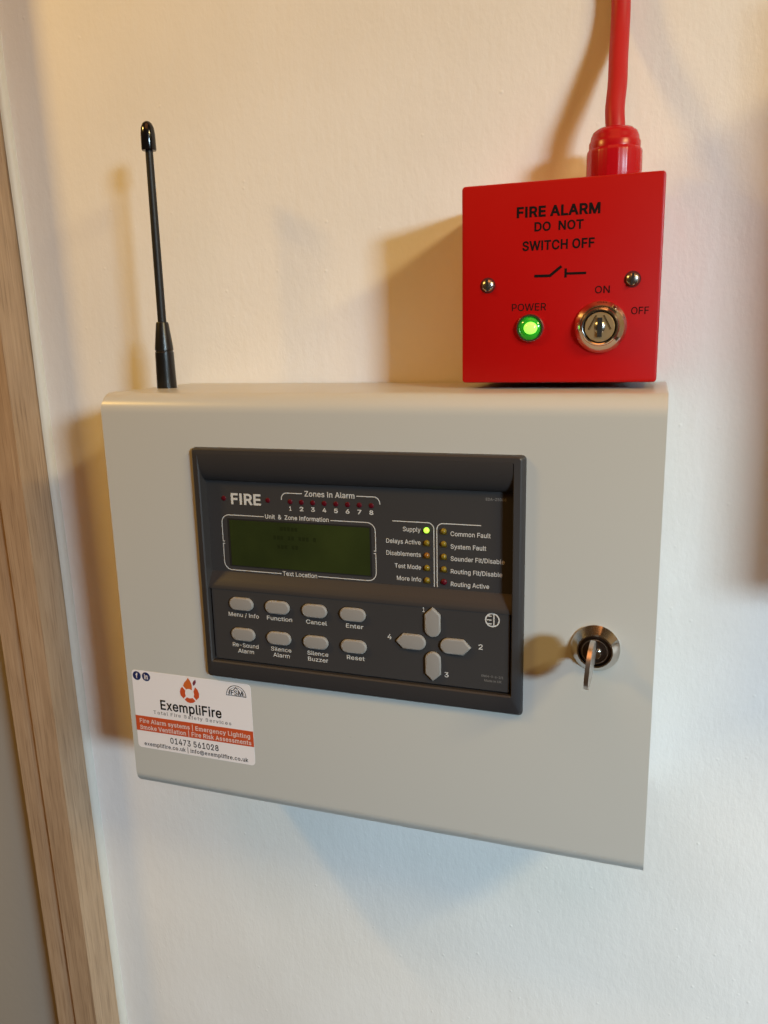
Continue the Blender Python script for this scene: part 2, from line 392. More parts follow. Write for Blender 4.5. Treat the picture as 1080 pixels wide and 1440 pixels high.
# letter outlines (thousandths of an em): character, advance = contours of x,y points
GLYPHS = {}
for _e in """
A480=16,0_201,509_276,509_463,0_395,0_287,302_280,323_272,346_264,372_255,402_244,438_232,478_245,478_233,437_222,402_213,371_191,302_85,0;110,142_110,199_370,199_370,142~B456=60,0_60,509_24
1,509_274,507_304,501_329,491_350,477_367,461_381,442_390,421_396,398_398,374_397,353_393,336_387,320_378,307_368,295_356,286_343,278_329,272_315,267_315,262_331,260_347,254_363,245_378,234_
391,220_402,203_411,184_416,161_418,136_416,111_410,88_400,67_386,48_368,31_344,18_317,8_284,2_247,0;125,57_245,57_281,60_309,67_330,80_344,96_353,115_355,137_354,153_350,169_342,184_333,197
_320,209_306,218_289,225_269,229_248,231_125,231;125,285_238,285_256,287_273,290_288,296_302,304_314,314_323,326_330,340_335,355_336,372_333,393_326,412_313,429_294,442_270,449_240,452_125,4
52~C510=267,-7_225,-3_186,7_150,25_119,49_92,79_70,115_53,157_44,203_40,254_44,305_53,352_70,393_92,429_119,459_150,484_186,501_225,512_267,516_293,514_317,511_340,504_362,496_383,485_402,47
1_419,456_435,438_448,418_459,397_467,373_473,348_408,348_404,365_397,380_389,395_380,407_369,418_357,428_344,437_330,444_315,449_300,453_284,455_267,456_237,453_209,445_184,432_161,414_141,
391_125,364_113,332_106,295_103,254_106,213_113,177_125,145_141,117_161,94_184,76_210,63_237,56_267,53_284,54_300,56_315,60_330,65_344,72_357,81_369,90_380,102_389,114_397,128_404,144_408,16
0_473,160_467,135_459,112_448,91_435,71_420,53_402,38_383,24_363,13_341,5_317,-2_293,-6~D502=219,0_96,0_96,57_215,57_254,60_288,68_318,81_343,99_363,122_379,149_390,181_397,216_399,255_397,2
94_390,329_379,361_364,388_344,410_320,428_291,441_258,449_221,452_93,452_93,509_225,509_273,505_315,495_353,478_385,455_412,426_433,391_449,351_458,306_462,255_458,205_449,159_433,119_411,8
3_384,54_351,31_312,14_268,3;125,509_125,0_60,0_60,509~E419=60,0_60,509_372,509_372,452_125,452_125,286_355,286_355,229_125,229_125,57_375,57_375,0~F410=60,0_60,509_369,509_369,452_125,452_1
25,278_346,278_346,221_125,221_125,0~G520=269,-7_225,-3_185,7_149,25_118,49_91,79_69,116_53,157_43,203_40,254_43,305_53,352_69,393_91,429_117,459_149,484_184,501_223,512_265,516_291,514_316,
510_340,504_363,494_384,483_403,469_421,453_436,436_449,416_460,395_468,373_474,349_408,349_402,365_395,379_387,393_378,406_368,417_356,427_344,436_330,443_315,448_300,453_283,455_265,456_23
6,453_209,445_183,432_160,414_141,392_125,364_113,332_106,295_103,254_106,213_113,177_125,145_141,117_161,95_184,76_210,63_238,56_269,53_296,55_322,61_345,71_365,85_382,102_396,123_407,147_4
13,173_415,202_434,199_283,199_283,256_478,256_478,200_475,160_466,124_451,91_431,62_406,38_377,19_344,5_308,-4~H517=60,0_60,509_125,509_125,289_392,289_392,509_457,509_457,0_392,0_392,232_1
25,232_125,0~I190=60,0_60,509_129,509_129,0~J396=185,-7_143,-2_106,11_75,33_52,63_38,100_33,145_33,173_98,173_98,145_100,117_108,93_122,74_139,61_160,53_185,50_209,53_230,61_248,74_261,93_26
9,117_272,145_272,509_336,509_336,145_332,100_318,63_294,33_263,11_227,-2~K467=104,145_104,216_116,231_128,246_139,261_151,275_162,289_174,303_187,317_199,331_212,344_364,509_448,509_231,276
_228,276;60,0_60,509_125,509_125,334_124,225_125,193_125,0;372,0_188,259_228,309_449,0~L393=60,0_60,509_125,509_125,57_361,57_361,0~M628=60,0_60,509_152,509_277,187_280,179_284,170_287,159_2
99,123_311,84_322,49_307,49_318,83_330,121_342,158_352,187_476,509_568,509_568,0_504,0_504,291_504,327_505,369_506,413_507,457_513,457_498,409_482,363_467,322_456,291_342,0_286,0_170,291_159
,321_145,361_129,408_112,457_119,457_120,416_121,372_122,328_122,291_122,0~N523=60,0_60,509_136,509_343,183_349,174_355,163_363,151_371,137_379,122_388,107_396,90_405,73_414,55_405,54_403,72
_402,90_401,108_400,126_399,142_399,157_399,195_399,509_463,509_463,0_387,0_202,290_177,331_148,381_108,452_119,454_122,384_124,328_125,291_125,0~O533=267,-7_225,-3_186,7_150,25_119,49_92,79
_70,115_53,157_44,203_40,254_44,305_53,352_70,393_92,429_119,459_150,484_186,501_225,512_267,516_309,512_348,501_384,484_415,459_442,429_464,393_480,352_490,305_493,254_490,203_480,157_464,1
15_442,79_415,49_384,25_348,7_309,-3;267,53_296,55_324,63_349,76_372,94_392,116_408,144_420,176_428,213_430,254_428,295_420,332_408,365_392,392_372,415_349,433_324,446_296,453_267,456_237,45
3_210,445_184,433_161,415_142,392_125,364_113,332_106,295_103,254_106,213_113,176_125,144_142,117_161,94_184,76_210,63_237,55~P445=60,0_60,509_235,509_272,506_305,499_332,487_356,471_375,452
_390,430_400,404_407,377_409,348_407,318_400,291_390,265_375,243_356,223_332,207_305,195_272,188_235,186_109,186_109,242_233,242_257,244_279,248_297,256_312,266_324,279_333,294_339,310_343,3
28_344,348_343,367_339,385_333,402_324,416_312,428_297,439_279,446_257,451_232,452_125,452_125,0~Q533=245,159_313,159_369,85_384,65_468,-48_401,-48_346,27_331,46;267,-7_225,-3_186,7_150,25_1
19,49_92,79_70,115_53,157_44,203_40,254_44,305_53,352_70,393_92,429_119,459_150,484_186,501_225,512_267,516_309,512_348,501_384,484_415,459_442,429_464,393_480,352_490,305_493,254_490,203_48
0,157_464,115_442,79_415,49_384,25_348,7_309,-3;267,53_296,55_324,63_349,76_372,94_392,116_408,144_420,176_428,213_430,254_428,295_420,332_408,365_392,392_372,415_349,433_324,446_296,453_267
,456_237,453_210,445_184,433_161,415_142,392_125,364_113,332_106,295_103,254_106,213_113,176_125,144_142,117_161,94_184,76_210,63_237,55~R449=60,0_60,509_236,509_273,506_305,500_333,489_356,
473_376,455_390,433_401,408_407,381_409,352_407,323_401,296_390,271_376,250_356,232_333,217_305,206_273,200_236,198_96,198_96,255_234,255_258,256_280,260_298,267_313,276_325,287_334,300_340,
316_344,333_345,352_344,371_340,389_334,405_325,419_313,430_298,440_279,446_258,451_233,452_125,452_125,0;353,0_230,229_303,229_428,0~S447=224,-9_188,-7_156,-1_128,9_102,23_81,40_64,60_51,83
_42,109_38,137_104,137_108,118_114,102_123,88_136,76_150,66_166,59_185,53_204,50_224,49_246,50_267,54_286,60_303,69_317,79_329,92_338,106_344,122_346,139_344,154_340,168_332,179_322,189_310,
197_296,205_280,211_263,217_245,222_184,239_145,253_112,269_86,289_67,313_56,341_52,372_54,400_62,425_75,448_92,468_113,484_138,498_165,508_195,514_227,516_259,514_289,508_316,498_340,484_36
0,468_377,449_390,427_398,403_401,378_337,378_332,402_320,421_302,437_280,449_254,456_225,459_204,457_185,454_167,448_152,440_139,430_129,418_121,405_117,391_115,376_117,359_122,345_131,334_
142,324_155,315_169,308_184,302_198,297_212,293_264,279_279,275_295,270_312,264_328,256_344,248_359,238_372,226_384,213_395,198_402,180_407,161_408,139_406,112_399,87_386,64_370,43_349,25_32
3,11_294,0_261,-7~T449=32,452_32,509_417,509_417,452_257,452_257,0_193,0_193,452~U517=259,-8_220,-6_186,2_154,15_126,33_103,55_85,80_71,108_63,140_60,173_60,509_124,509_124,178_126,155_132,1
33_141,113_153,95_169,80_187,68_208,59_232,53_259,52_285,53_309,59_331,68_349,80_364,95_377,113_385,133_391,155_393,178_393,509_457,509_457,173_454,140_446,108_433,80_414,55_391,33_363,15_33
2,2_297,-6~V480=204,0_16,509_84,509_192,206_199,187_207,164_215,137_225,106_236,71_248,31_235,31_247,71_257,107_267,138_276,165_283,187_290,206_395,509_463,509_278,0~W686=155,0_16,509_82,509
_163,196_167,179_172,162_175,145_187,94_190,76_194,58_197,40_189,40_200,94_203,111_207,128_211,145_224,196_306,509_380,509_462,196_466,179_470,162_474,145_486,94_490,76_494,58_497,40_488,40_
499,94_503,111_506,128_510,145_523,196_603,509_670,509_530,0_455,0_368,323_362,345_357,368_351,391_346,417_341,445_336,475_350,475_345,446_340,420_335,395_330,371_324,347_318,323_230,0~X474=
18,0_217,284_217,236_29,509_104,509_178,400_188,386_196,373_204,361_211,350_217,340_223,329_230,318_236,305_243,292_232,292_252,329_258,339_265,350_272,361_298,400_374,509_446,509_259,239_25
9,287_456,0_382,0_292,129_268,165_262,175_256,185_250,195_244,206_237,218_230,231_244,231_238,219_231,207_225,196_219,186_213,176_206,166_182,129_91,0~Y472=203,0_203,208_16,509_91,509_192,34
4_203,327_213,309_222,292_231,274_240,254_250,230_224,230_233,254_242,275_251,293_260,310_270,327_280,344_381,509_455,509_268,208_268,0~Z438=42,0_42,46_273,385_284,400_295,415_306,431_341,47
6_348,454_327,453_306,453_285,452_223,452_40,452_40,509_397,509_397,462_169,129_157,113_146,97_134,81_97,33_90,54_111,55_131,56_152,57_214,57_399,57_399,0~a389=160,-9_137,-7_115,-3_94,5_76,1
5_60,29_48,45_38,63_32,84_30,108_32,128_36,146_43,161_53,174_64,184_78,193_92,200_108,206_125,211_143,214_161,217_178,220_234,227_247,229_257,231_265,235_271,240_274,246_276,255_276,257_275,
272_272,285_267,297_260,307_251,315_240,322_227,327_212,330_196,331_178,330_163,327_149,322_137,316_127,309_118,301_110,292_104,283_100,274_41,291_51,313_64,331_79,346_95,358_114,368_133,375
_153,380_173,383_194,384_208,384_223,382_239,379_255,375_271,369_286,360_300,350_312,336_322,320_330,301_335,278_337,251_337,0_277,0_277,52_272,52_267,43_260,34_252,25_242,16_229,8_215,1_199
,-4_181,-7;170,45_192,47_211,51_228,59_242,68_254,80_263,93_270,108_274,122_276,138_276,190_272,187_267,184_259,182_251,180_241,178_231,176_221,174_210,173_200,171_175,168_161,166_147,163_13
4,159_122,153_112,147_103,139_97,130_93,118_92,105_93,93_96,82_102,72_109,64_119,57_130,52_142,48_156,46~b424=229,-8_208,-7_189,-3_172,4_159,12_147,21_138,31_130,41_123,50_118,59_112,59_112,
0_53,0_53,509_114,509_114,319_118,319_123,327_130,336_137,346_147,355_158,364_171,373_188,379_207,383_229,384_259,382_287,374_313,361_335,342_354,320_370,293_381,261_388,227_390,189_388,151_
381,116_370,84_355,57_336,34_313,16_288,3_260,-6;220,47_242,49_262,55_279,66_294,80_306,97_316,117_323,139_327,163_328,189_327,215_323,239_316,261_307,281_295,298_280,311_262,322_243,328_220
,330_198,328_178,322_161,312_147,299_134,282_125,263_118,241_114,216_113,189_114,162_118,138_125,115_135,95_147,78_162,65_179,55_198,49~c396=207,-8_174,-5_144,3_117,16_93,35_72,58_56,85_44,1
16_37,150_34,187_37,225_44,260_56,291_72,318_93,341_117,360_144,374_174,382_207,384_226,384_243,381_260,377_276,371_291,364_305,356_318,346_330,335_340,322_349,308_356,293_362,277_303,262_30
0,272_295,281_290,289_284,297_278,304_270,311_261,316_252,321_242,325_231,328_220,329_207,330_184,328_163,321_145,310_130,296_118,278_108,258_102,236_98,212_96,187_98,163_102,139_108,117_118
,97_130,80_145,66_163,55_184,49_207,46_220,47_232,49_243,52_253,55_262,60_271,66_279,73_285,80_292,89_297,98_301,107_304,117_363,102_357,86_350,70_341,56_331,43_319,32_306,21_292,12_277,5_26
1,-1_244,-5_226,-7~d424=195,-8_165,-6_137,3_111,16_89,34_70,57_55,84_43,116_36,151_34,189_36,227_43,261_55,293_70,320_89,342_112,361_137,374_165,382_196,384_218,383_237,379_253,373_267,364_2
78,355_287,346_295,336_301,327_306,319_311,319_311,509_372,509_372,0_313,0_313,59_307,59_301,50_295,41_287,31_277,21_266,12_252,4_236,-3_217,-7;205,47_226,49_246,55_263,65_278,78_290,95_299,
115_306,138_310,162_312,189_310,216_306,241_300,263_290,282_278,299_263,312_246,322_227,328_205,330_182,328_162,322_145,311_130,298_118,281_108,261_102,239_98,215_96,189_98,163_102,139_109,1
17_118,97_130,80_145,66_162,55_182,49~e404=212,-8_177,-5_145,3_117,16_92,35_72,58_56,85_44,116_37,150_34,187_36,224_44,258_55,290_71,317_91,340_115,359_142,373_172,382_205,384_226,383_246,38
0_266,374_285,366_303,355_319,341_334,324_347,305_357,282_365,256_370,227_371,194_371,169_75,169_75,221_338,221_310,202_308,226_304,248_298,269_288,286_277,301_263,314_246,323_227,328_205,33
0_183,328_164,323_146,313_131,301_119,286_109,270_102,251_97,231_96,211_96,178_98,151_102,127_110,106_121,88_135,73_151,61_169,53_190,48_212,46_227,47_241,49_254,53_265,58_276,65_285,73_294,
82_300,93_306,105_365,91_358,72_348,55_335,39_320,26_302,14_283,4_261,-3_237,-7~f254=228,379_228,327_6,327_6,379;81,0_81,432_82,452_87,470_96,486_107,499_120,510_135,519_152,525_169,529_187,
530_201,530_212,529_222,527_231,525_238,523_243,521_227,468_215,472_209,473_202,474_195,474_178,472_164,468_154,460_147,449_143,435_142,419_142,0~g425=207,-151_180,-149_156,-146_134,-140_114
,-132_97,-122_82,-110_70,-97_59,-84_51,-69_101,-41_107,-49_114,-57_122,-66_131,-74_142,-82_154,-88_169,-93_187,-96_207,-97_236,-95_261,-87_282,-75_298,-58_308,-34_311,-6_311,68_306,68_301,60
_294,51_287,41_277,32_266,23_252,16_236,10_217,6_195,5_165,7_138,14_113,27_90,43_71,65_55,90_43,120_36,154_34,191_36,229_43,263_55,293_71,320_90,342_112,361_138,374_166,382_196,384_218,383_2
37,379_253,373_267,365_279,356_288,346_296,336_302,327_308,319_313,319_313,379_372,379_372,-9_370,-40_363,-67_350,-90_334,-109_314,-124_291,-136_265,-144_237,-149;205,59_227,61_246,66_264,75
_278,87_290,103_300,121_307,142_311,166_312,193_311,219_307,242_300,264_291,283_279,299_264,312_247,322_227,328_205,330_182,328_163,322_145,312_130,298_118,282_109,262_102,241_98,218_96,193_
98,167_102,144_109,123_118,104_131,88_145,76_163,66_183,61~h410=114,227_114,0_53,0_53,509_114,509_114,287_102,287_116,319_132,344_152,362_175,374_200,382_227,384_252,383_275,377_295,369_313,
356_328,340_341,321_350,298_355,271_357,240_357,0_296,0_296,235_293,263_286,286_273,304_256,318_235,326_210,329_192,328_176,324_161,317_147,308_136,297_126,283_119,266_115,248~i167=53,0_53,3
79_114,379_114,0;84,443_73,444_63,448_54,455_47,463_43,472_41,483_43,494_47,504_54,512_63,518_73,522_84,524_95,522_105,518_114,512_121,504_125,494_126,483_125,472_121,463_114,455_105,448_95,
444~j167=53,379_114,379_114,-30_112,-52_108,-72_102,-90_92,-106_80,-119_65,-129_47,-137_27,-141_4,-143_-10,-143_-10,-87_2,-87_18,-85_31,-80_40,-72_47,-61_51,-46_53,-29;83,443_72,444_62,448_5
3,455_47,463_42,472_41,483_42,494_47,504_53,512_62,518_72,522_83,524_95,522_105,518_114,512_120,504_125,494_126,483_125,472_120,463_114,455_105,448_95,444~k381=110,137_110,212_121,212_284,37
9_360,379_184,199_177,199;53,0_53,509_114,509_114,0;294,0_148,186_191,229_372,0~l189=139,-2_112,0_91,8_74,20_62,37_55,59_53,84_53,509_114,509_114,99_114,83_117,71_120,62_126,57_135,53_146,52
_152,52_157,52_160,53_170,54_181,3_175,1_169,0_162,-1_154,-2_147,-2~m610=53,0_53,379_112,379_112,295_108,295_114,314_122,331_132,346_144,358_158,368_172,376_187,382_203,385_219,386_245,383_2
68,375_287,361_303,342_314,320_321,295_312,295_318,312_326,329_337,343_350,356_364,366_381,375_398,381_417,385_437,386_458,385_478,380_497,372_514,361_529,346_541,328_550,307_555,283_557,255
_557,0_496,0_496,254_493,279_485,298_473,313_456,323_438,329_419,330_402,329_387,326_374,320_363,312_353,302_345,290_340,277_336,263_335,247_335,0_274,0_274,260_272,280_265,297_253,311_238,3
22_220,328_199,330_185,329_171,326_158,320_145,312_135,302_126,289_119,274_115,257_114,238_114,0~n410=114,227_114,0_53,0_53,379_112,379_112,287_102,287_116,319_132,344_152,362_175,374_200,38
2_227,384_252,383_275,377_295,369_313,356_328,340_341,321_350,298_355,271_357,240_357,0_296,0_296,235_293,263_286,286_273,304_256,318_235,326_210,329_192,328_176,324_161,317_147,308_136,297_
126,283_119,266_115,248~o415=207,-8_174,-5_144,3_117,16_93,35_72,58_56,85_44,116_37,150_34,187_37,225_44,260_56,291_72,318_93,341_117,360_144,374_174,382_207,384_241,382_271,374_299,360_323,
341_343,318_359,291_371,260_379,225_381,187_379,150_371,116_359,85_343,58_323,35_299,16_271,3_241,-5;207,46_231,49_252,55_270,66_285,80_298,97_307,117_314,139_318,163_319,187_318,212_314,236
_307,258_298,278_285,296_270,310_252,321_231,328_207,330_184,328_163,321_145,310_130,296_118,278_108,258_102,236_98,212_96,187_98,163_102,139_108,117_118,97_130,80_145,66_163,55_184,49~p424=
53,-143_53,379_112,379_112,319_118,319_123,327_130,336_137,346_147,355_158,364_171,373_188,379_207,383_229,384_259,382_287,374_313,361_335,342_354,320_370,293_381,261_388,227_390,189_388,151
_381,116_370,84_355,57_336,34_313,16_288,3_260,-6_229,-8_208,-7_189,-3_173,4_159,12_147,21_138,31_130,41_124,50_118,59_114,59_114,-143;220,47_242,49_262,55_279,66_294,80_306,97_316,117_323,1
39_327,163_328,189_327,215_323,239_316,261_307,281_295,298_280,311_262,322_243,328_220,330_198,328_178,322_161,312_147,299_134,282_125,263_118,241_114,216_113,189_114,162_118,138_125,115_135
,95_147,78_162,65_179,55_198,49~q424=372,-143_311,-143_311,59_306,59_301,50_295,41_287,31_277,21_266,12_252,4_236,-3_217,-7_195,-8_165,-6_137,3_111,16_89,34_70,57_55,84_43,116_36,151_34,189_
36,227_43,261_55,293_70,320_89,342_112,361_137,374_165,382_196,384_218,383_237,379_253,373_267,364_278,355_287,346_295,336_301,327_307,319_313,319_313,379_372,379;205,47_226,49_246,55_263,65
_278,78_290,95_299,115_306,138_310,162_312,189_310,216_306,241_300,263_290,282_278,299_263,312_246,322_227,328_205,330_182,328_162,322_145,311_130,298_118,281_108,261_102,239_98,215_96,189_9
8,163_102,139_109,117_118,97_130,80_145,66_162,55_182,49~r259=53,0_53,379_112,379_112,321_115,321_124,339_137,354_152,367_171,377_191,383_213,385_229,384_243,384_243,322_230,324_223,325_215,
326_207,326_190,324_174,321_159,315_146,306_135,296_126,284_119,269_115,254_114,237_114,0~s365=182,-8_157,-7_133,-3_112,3_93,12_76,24_62,38_50,54_41,73_36,94_94,107_101,87_111,72_124,60_141,
52_160,47_181,45_206,47_227,53_244,62_258,74_265,88_268,103_266,115_262,126_254,136_243,144_229,150_212,155_149,170_118,180_92,192_72,208_58,227_50,249_47,274_49,295_55,314_65,332_79,347_95,
360_115,370_137,378_161,383_187,384_212,383_234,379_254,372_271,363_286,352_299,339_309,324_318,308_324,290_268,277_262,291_254,304_243,316_228,325_210,331_187,333_166,331_147,326_131,317_11
9,305_111,292_109,277_110,264_115,253_124,243_136,235_152,229_172,223_229,209_261,200_287,187_306,171_320,153_328,131_331,107_329,85_323,65_312,47_298,31_281,18_260,6_236,-2_210,-7~t227=204,
379_204,327_6,327_6,379;65,471_126,471_126,98_127,83_130,70_136,61_144,55_156,51_170,50_175,50_180,50_185,51_202,54_213,2_207,0_200,-2_192,-3_184,-3_176,-4_168,-4_138,-1_113,7_92,21_77,41_68
,64_65,93~u410=182,-5_158,-3_135,2_115,11_97,23_82,39_69,59_60,82_54,109_53,139_53,379_114,379_114,144_116,117_124,94_137,75_154,61_175,53_200,50_218,51_234,55_249,62_263,71_274,83_283,97_29
0,113_295,132_296,153_296,379_357,379_357,0_298,0_298,92_307,92_294,60_277,35_257,17_234,5_209,-3~v389=163,0_17,379_84,379_165,155_173,132_180,110_187,87_193,64_199,42_206,21_184,21_191,42_1
97,64_203,87_209,110_216,132_224,155_305,379_371,379_226,0~w567=138,0_23,379_87,379_133,214_140,190_147,164_154,137_161,107_168,75_175,41_165,41_172,74_179,105_186,135_192,163_199,189_206,21
4_252,379_316,379_362,214_368,189_375,163_382,136_388,106_395,75_402,41_391,41_399,75_406,106_413,135_420,163_427,189_434,214_480,379_545,379_429,0_368,0_319,172_305,225_300,243_295,262_291,
280_277,338_291,338_277,280_263,225_258,207_253,189_248,172_199,0~x379=21,0_171,218_171,171_29,379_100,379_147,306_159,287_170,270_179,253_188,237_198,221_207,206_175,206_185,221_194,237_202
,253_211,270_222,287_233,306_282,379_352,379_209,169_209,214_358,0_287,0_231,85_219,103_209,120_200,136_191,152_182,167_173,182_205,182_195,167_187,152_178,136_170,120_160,103_148,85_91,0~y3
89=47,-139_61,-86_71,-87_83,-89_94,-90_104,-89_113,-86_122,-81_130,-74_138,-64_145,-51_151,-36_163,-1_17,379_84,379_165,155_173,132_180,109_187,87_193,64_199,42_206,21_184,21_190,42_196,64_2
02,87_209,110_216,132_224,155_305,379_371,379_204,-58_196,-77_187,-93_177,-107_165,-119_153,-128_139,-136_125,-141_109,-144_91,-145_82,-145_73,-144_65,-143_57,-142_52,-140~z380=42,0_42,46_25
4,320_254,323_48,323_48,379_333,379_333,331_126,60_126,56_339,56_339,0~0453=227,-7_191,-3_158,7_130,24_105,48_85,77_69,113_57,155_50,202_48,254_50,306_57,353_69,395_85,431_106,461_130,484_15
9,502_191,512_227,516_262,512_295,502_323,484_348,461_368,431_384,395_396,353_403,306_405,254_403,202_396,155_384,113_368,77_348,48_323,24_295,7_263,-3;227,50_250,52_271,60_290,74_306,92_320
,116_330,144_338,176_342,213_344,254_342,295_338,332_330,365_320,393_306,416_290,435_271,449_250,457_227,460_203,457_182,449_163,435_147,416_134,393_123,365_115,332_111,295_109,254_111,213_1
15,176_123,144_134,116_147,92_163,74_182,60_203,52~1453=76,0_76,55_391,55_391,0;276,509_276,0_212,0_212,448_209,448_86,358_86,427_198,509~2453=64,0_64,47_234,229_252,248_268,266_282,282_294,
298_303,312_311,327_316,341_319,356_320,371_319,389_315,405_308,419_298,431_287,441_273,449_258,455_241,458_224,460_205,458_188,454_172,447_159,438_148,427_139,413_132,398_128,381_127,362_66
,362_68,391_75,418_86,442_102,464_121,482_143,496_168,507_196,513_225,516_254,513_281,507_306,497_328,482_346,465_361,445_372,423_379,398_381,372_380,354_377,336_371,318_363,299_351,280_336,
259_317,235_294,209_267,180_153,60_153,57_389,57_389,0~3453=218,-7_188,-5_159,1_133,10_108,22_88,38_70,57_57,79_48,104_44,132_109,132_112,115_118,100_126,87_137,76_150,66_165,59_182,54_200,5
1_219,50_239,51_258,55_275,61_291,69_304,80_315,93_323,108_328,125_329,145_328,163_323,180_316,196_306,211_292,223_275,234_254,241_229,246_201,248_157,248_157,299_288,448_288,452_70,452_70,5
09_372,509_372,461_211,278_211,289_247,290_279,286_308,276_333,262_354,244_371,222_383,198_391,173_393,145_390,116_383,90_370,66_354,45_333,27_309,12_281,2_251,-5~4453=40,105_40,158_247,509_
311,509_109,166_109,163_413,163_413,105;282,0_282,121_282,146_282,318_343,318_343,0~5453=221,-7_192,-5_165,1_140,11_118,25_99,41_83,60_71,82_63,105_60,130_122,130_125,115_130,102_138,89_148,
78_160,68_173,60_188,54_204,51_221,50_241,51_259,56_276,64_291,75_304,89_314,104_322,122_326,141_328,162_326,183_321,203_314,221_303,237_290,251_275,262_257,270_238,275_218,277_201,276_184,2
73_167,268_152,262_139,255_128,246_67,253_96,509_366,509_366,452_151,452_134,301_136,301_148,311_162,318_178,325_194,330_212,333_229,334_252,332_274,328_294,321_313,311_330,299_345,285_358,2
69_370,251_379,231_386,210_390,187_391,163_388,132_381,102_369,76_352,52_332,32_309,15_282,3_253,-4~6453=226,-7_196,-4_168,3_142,15_119,31_100,51_84,74_73,101_66,130_64,162_65,187_71,212_80,
239_93,268_112,302_137,340_252,509_322,509_151,261_145,261_151,270_157,279_165,288_174,295_184,302_196,307_208,311_221,313_235,314_265,312_291,305_316,295_337,280_355,262_370,240_380,215_387
,187_389,157_387,127_379,98_368,73_352,50_333,30_310,14_284,3_257,-4;226,48_245,50_263,55_279,63_293,73_304,86_314,101_322,119_326,137_327,157_326,178_322,196_314,213_304,228_293,241_279,251
_263,259_245,264_226,265_207,264_190,259_174,252_160,241_148,229_138,214_131,197_126,179_125,158_126,138_131,119_138,102_148,86_160,73_174,63_190,55_207,50~7453=97,0_323,448_323,452_62,452_6
2,509_391,509_391,449_165,0~8453=226,-7_193,-5_163,1_136,11_111,25_91,42_74,62_62,84_54,109_52,135_53,156_58,176_65,195_75,212_87,228_101,241_117,252_134,260_153,265_153,267_129,276_109,289_
93,308_80,330_73,354_70,380_73,405_79,429_90,450_106,469_124,485_146,498_170,508_197,514_226,516_255,514_282,508_306,498_328,485_346,469_361,450_373,429_379,405_382,380_379,354_372,330_359,3
08_343,289_323,276_300,267_300,265_319,260_335,252_351,241_365,228_377,212_387,195_395,176_399,156_401,135_398,109_391,84_378,62_362,42_341,25_317,11_289,1_259,-5;226,49_248,50_267,54_285,60
_300,69_313,79_323,91_331,106_335,121_337,139_335,157_330,173_322,189_312,202_298,213_283,223_265,230_247,234_226,235_206,234_187,230_169,223_154,213_140,202_130,189_122,173_117,157_115,139_
117,121_121,106_129,91_139,79_152,69_167,60_185,54_205,50;226,290_244,291_260,294_274,300_287,308_298,318_307,330_314,344_318,359_319,376_318,392_314,407_308,420_299,432_288,442_275,449_260,
455_244,459_226,460_208,459_192,455_177,449_164,442_153,432_145,420_138,407_134,392_133,376_134,359_138,344_145,330_154,318_165,308_178,300_193,294_209,291~9453=226,516_256,513_285,506_310,4
94_333,478_352,458_368,434_380,408_387,378_389,347_387,322_382,296_373,270_359,240_340,207_315,168_200,0_130,0_301,248_307,248_302,238_295,229_287,221_278,214_268,207_257,202_245,198_232,195
_218,195_188,197_161,203_137,214_116,229_98,247_83,269_72,294_66,321_64,352_66,382_73,411_85,436_101,459_120,479_143,494_168,506_196,513;226,460_207,459_190,454_174,446_160,435_148,423_138,4
07_131,390_127,372_125,352_127,331_131,313_138,295_148,280_160,268_174,257_190,250_207,245_226,243_245,245_263,249_279,257_293,267_305,280_314,295_322,312_326,330_327,350_326,371_322,390_314
,407_305,422_293,435_279,446_263,454_245,459~&448=197,-7_165,-5_136,1_110,12_88,26_69,42_54,62_43,84_36,108_34,133_36,154_40,173_47,189_58,205_70,220_85,235_101,249_120,264_140,279_216,335_2
23,340_230,346_237,352_243,359_249,367_255,375_259,384_261,394_262,405_260,420_255,434_245,445_233,454_219,459_201,461_189,460_178,457_168,453_159,447_151,440_145,431_141,421_138,411_137,399
_138,386_141,375_145,363_152,352_159,340_169,327_204,284_438,0_364,0_171,231_121,293_108,310_96,327_87,344_81,361_77,379_75,398_77,420_82,440_91,458_102,474_117,488_134,499_154,507_176,512_2
00,513_224,512_246,507_266,499_283,488_297,475_308,459_317,442_322,424_324,404_323,389_320,375_315,362_309,349_301,336_291,325_281,314_269,303_256,293_154,217_135,202_121,188_110,174_103,161
_98,146_97,131_98,115_102,101_109,87_118,76_130,66_143,57_158,51_175,48_193,46_213,48_232,52_251,59_269,69_286,81_301,95_315,112_327,131_336,151_343,174_348,198_349,224_408,224_406,194_403,1
67_397,144_389,124_380,107_371,92_361,80_353,70_345,62_333,47_315,30_294,17_271,7_246,-1_221,-5~/249=235,533_71,-76_14,-76_178,533~|230=141,673_141,-164_88,-164_88,673~.188=95,-4_83,-3_73,1_
63,9_55,18_51,29_50,41_51,53_55,64_63,73_73,81_83,85_95,87_107,85_118,81_128,73_135,64_140,53_141,41_140,29_135,18_128,9_118,1_107,-3~-453=337,244_337,188_114,188_114,244~@676=355,-135_307,-
133_262,-126_221,-114_184,-98_151,-77_122,-53_98,-24_77,9_61,46_50,87_43,131_40,179_43,226_50,269_61,309_78,346_98,379_123,408_151,433_184,454_220,470_260,482_303,489_349,492_394,489_435,482
_472,469_506,452_536,432_562,407_584,380_603,351_617,319_627,285_633,251_635,215_635,191_633,166_631,142_627,118_622,96_615,76_605,57_593,42_579,28_561,18_541,13_517,11_503,11_490,13_476,17_
463,21_451,28_441,36_432,45_426,56_423,68_420,68_413,54_402,41_388,30_371,20_351,15_326,13_298,15_273,23_251,35_232,52_216,73_204,96_195,123_190,152_188,182_190,212_197,239_207,265_220,287_2
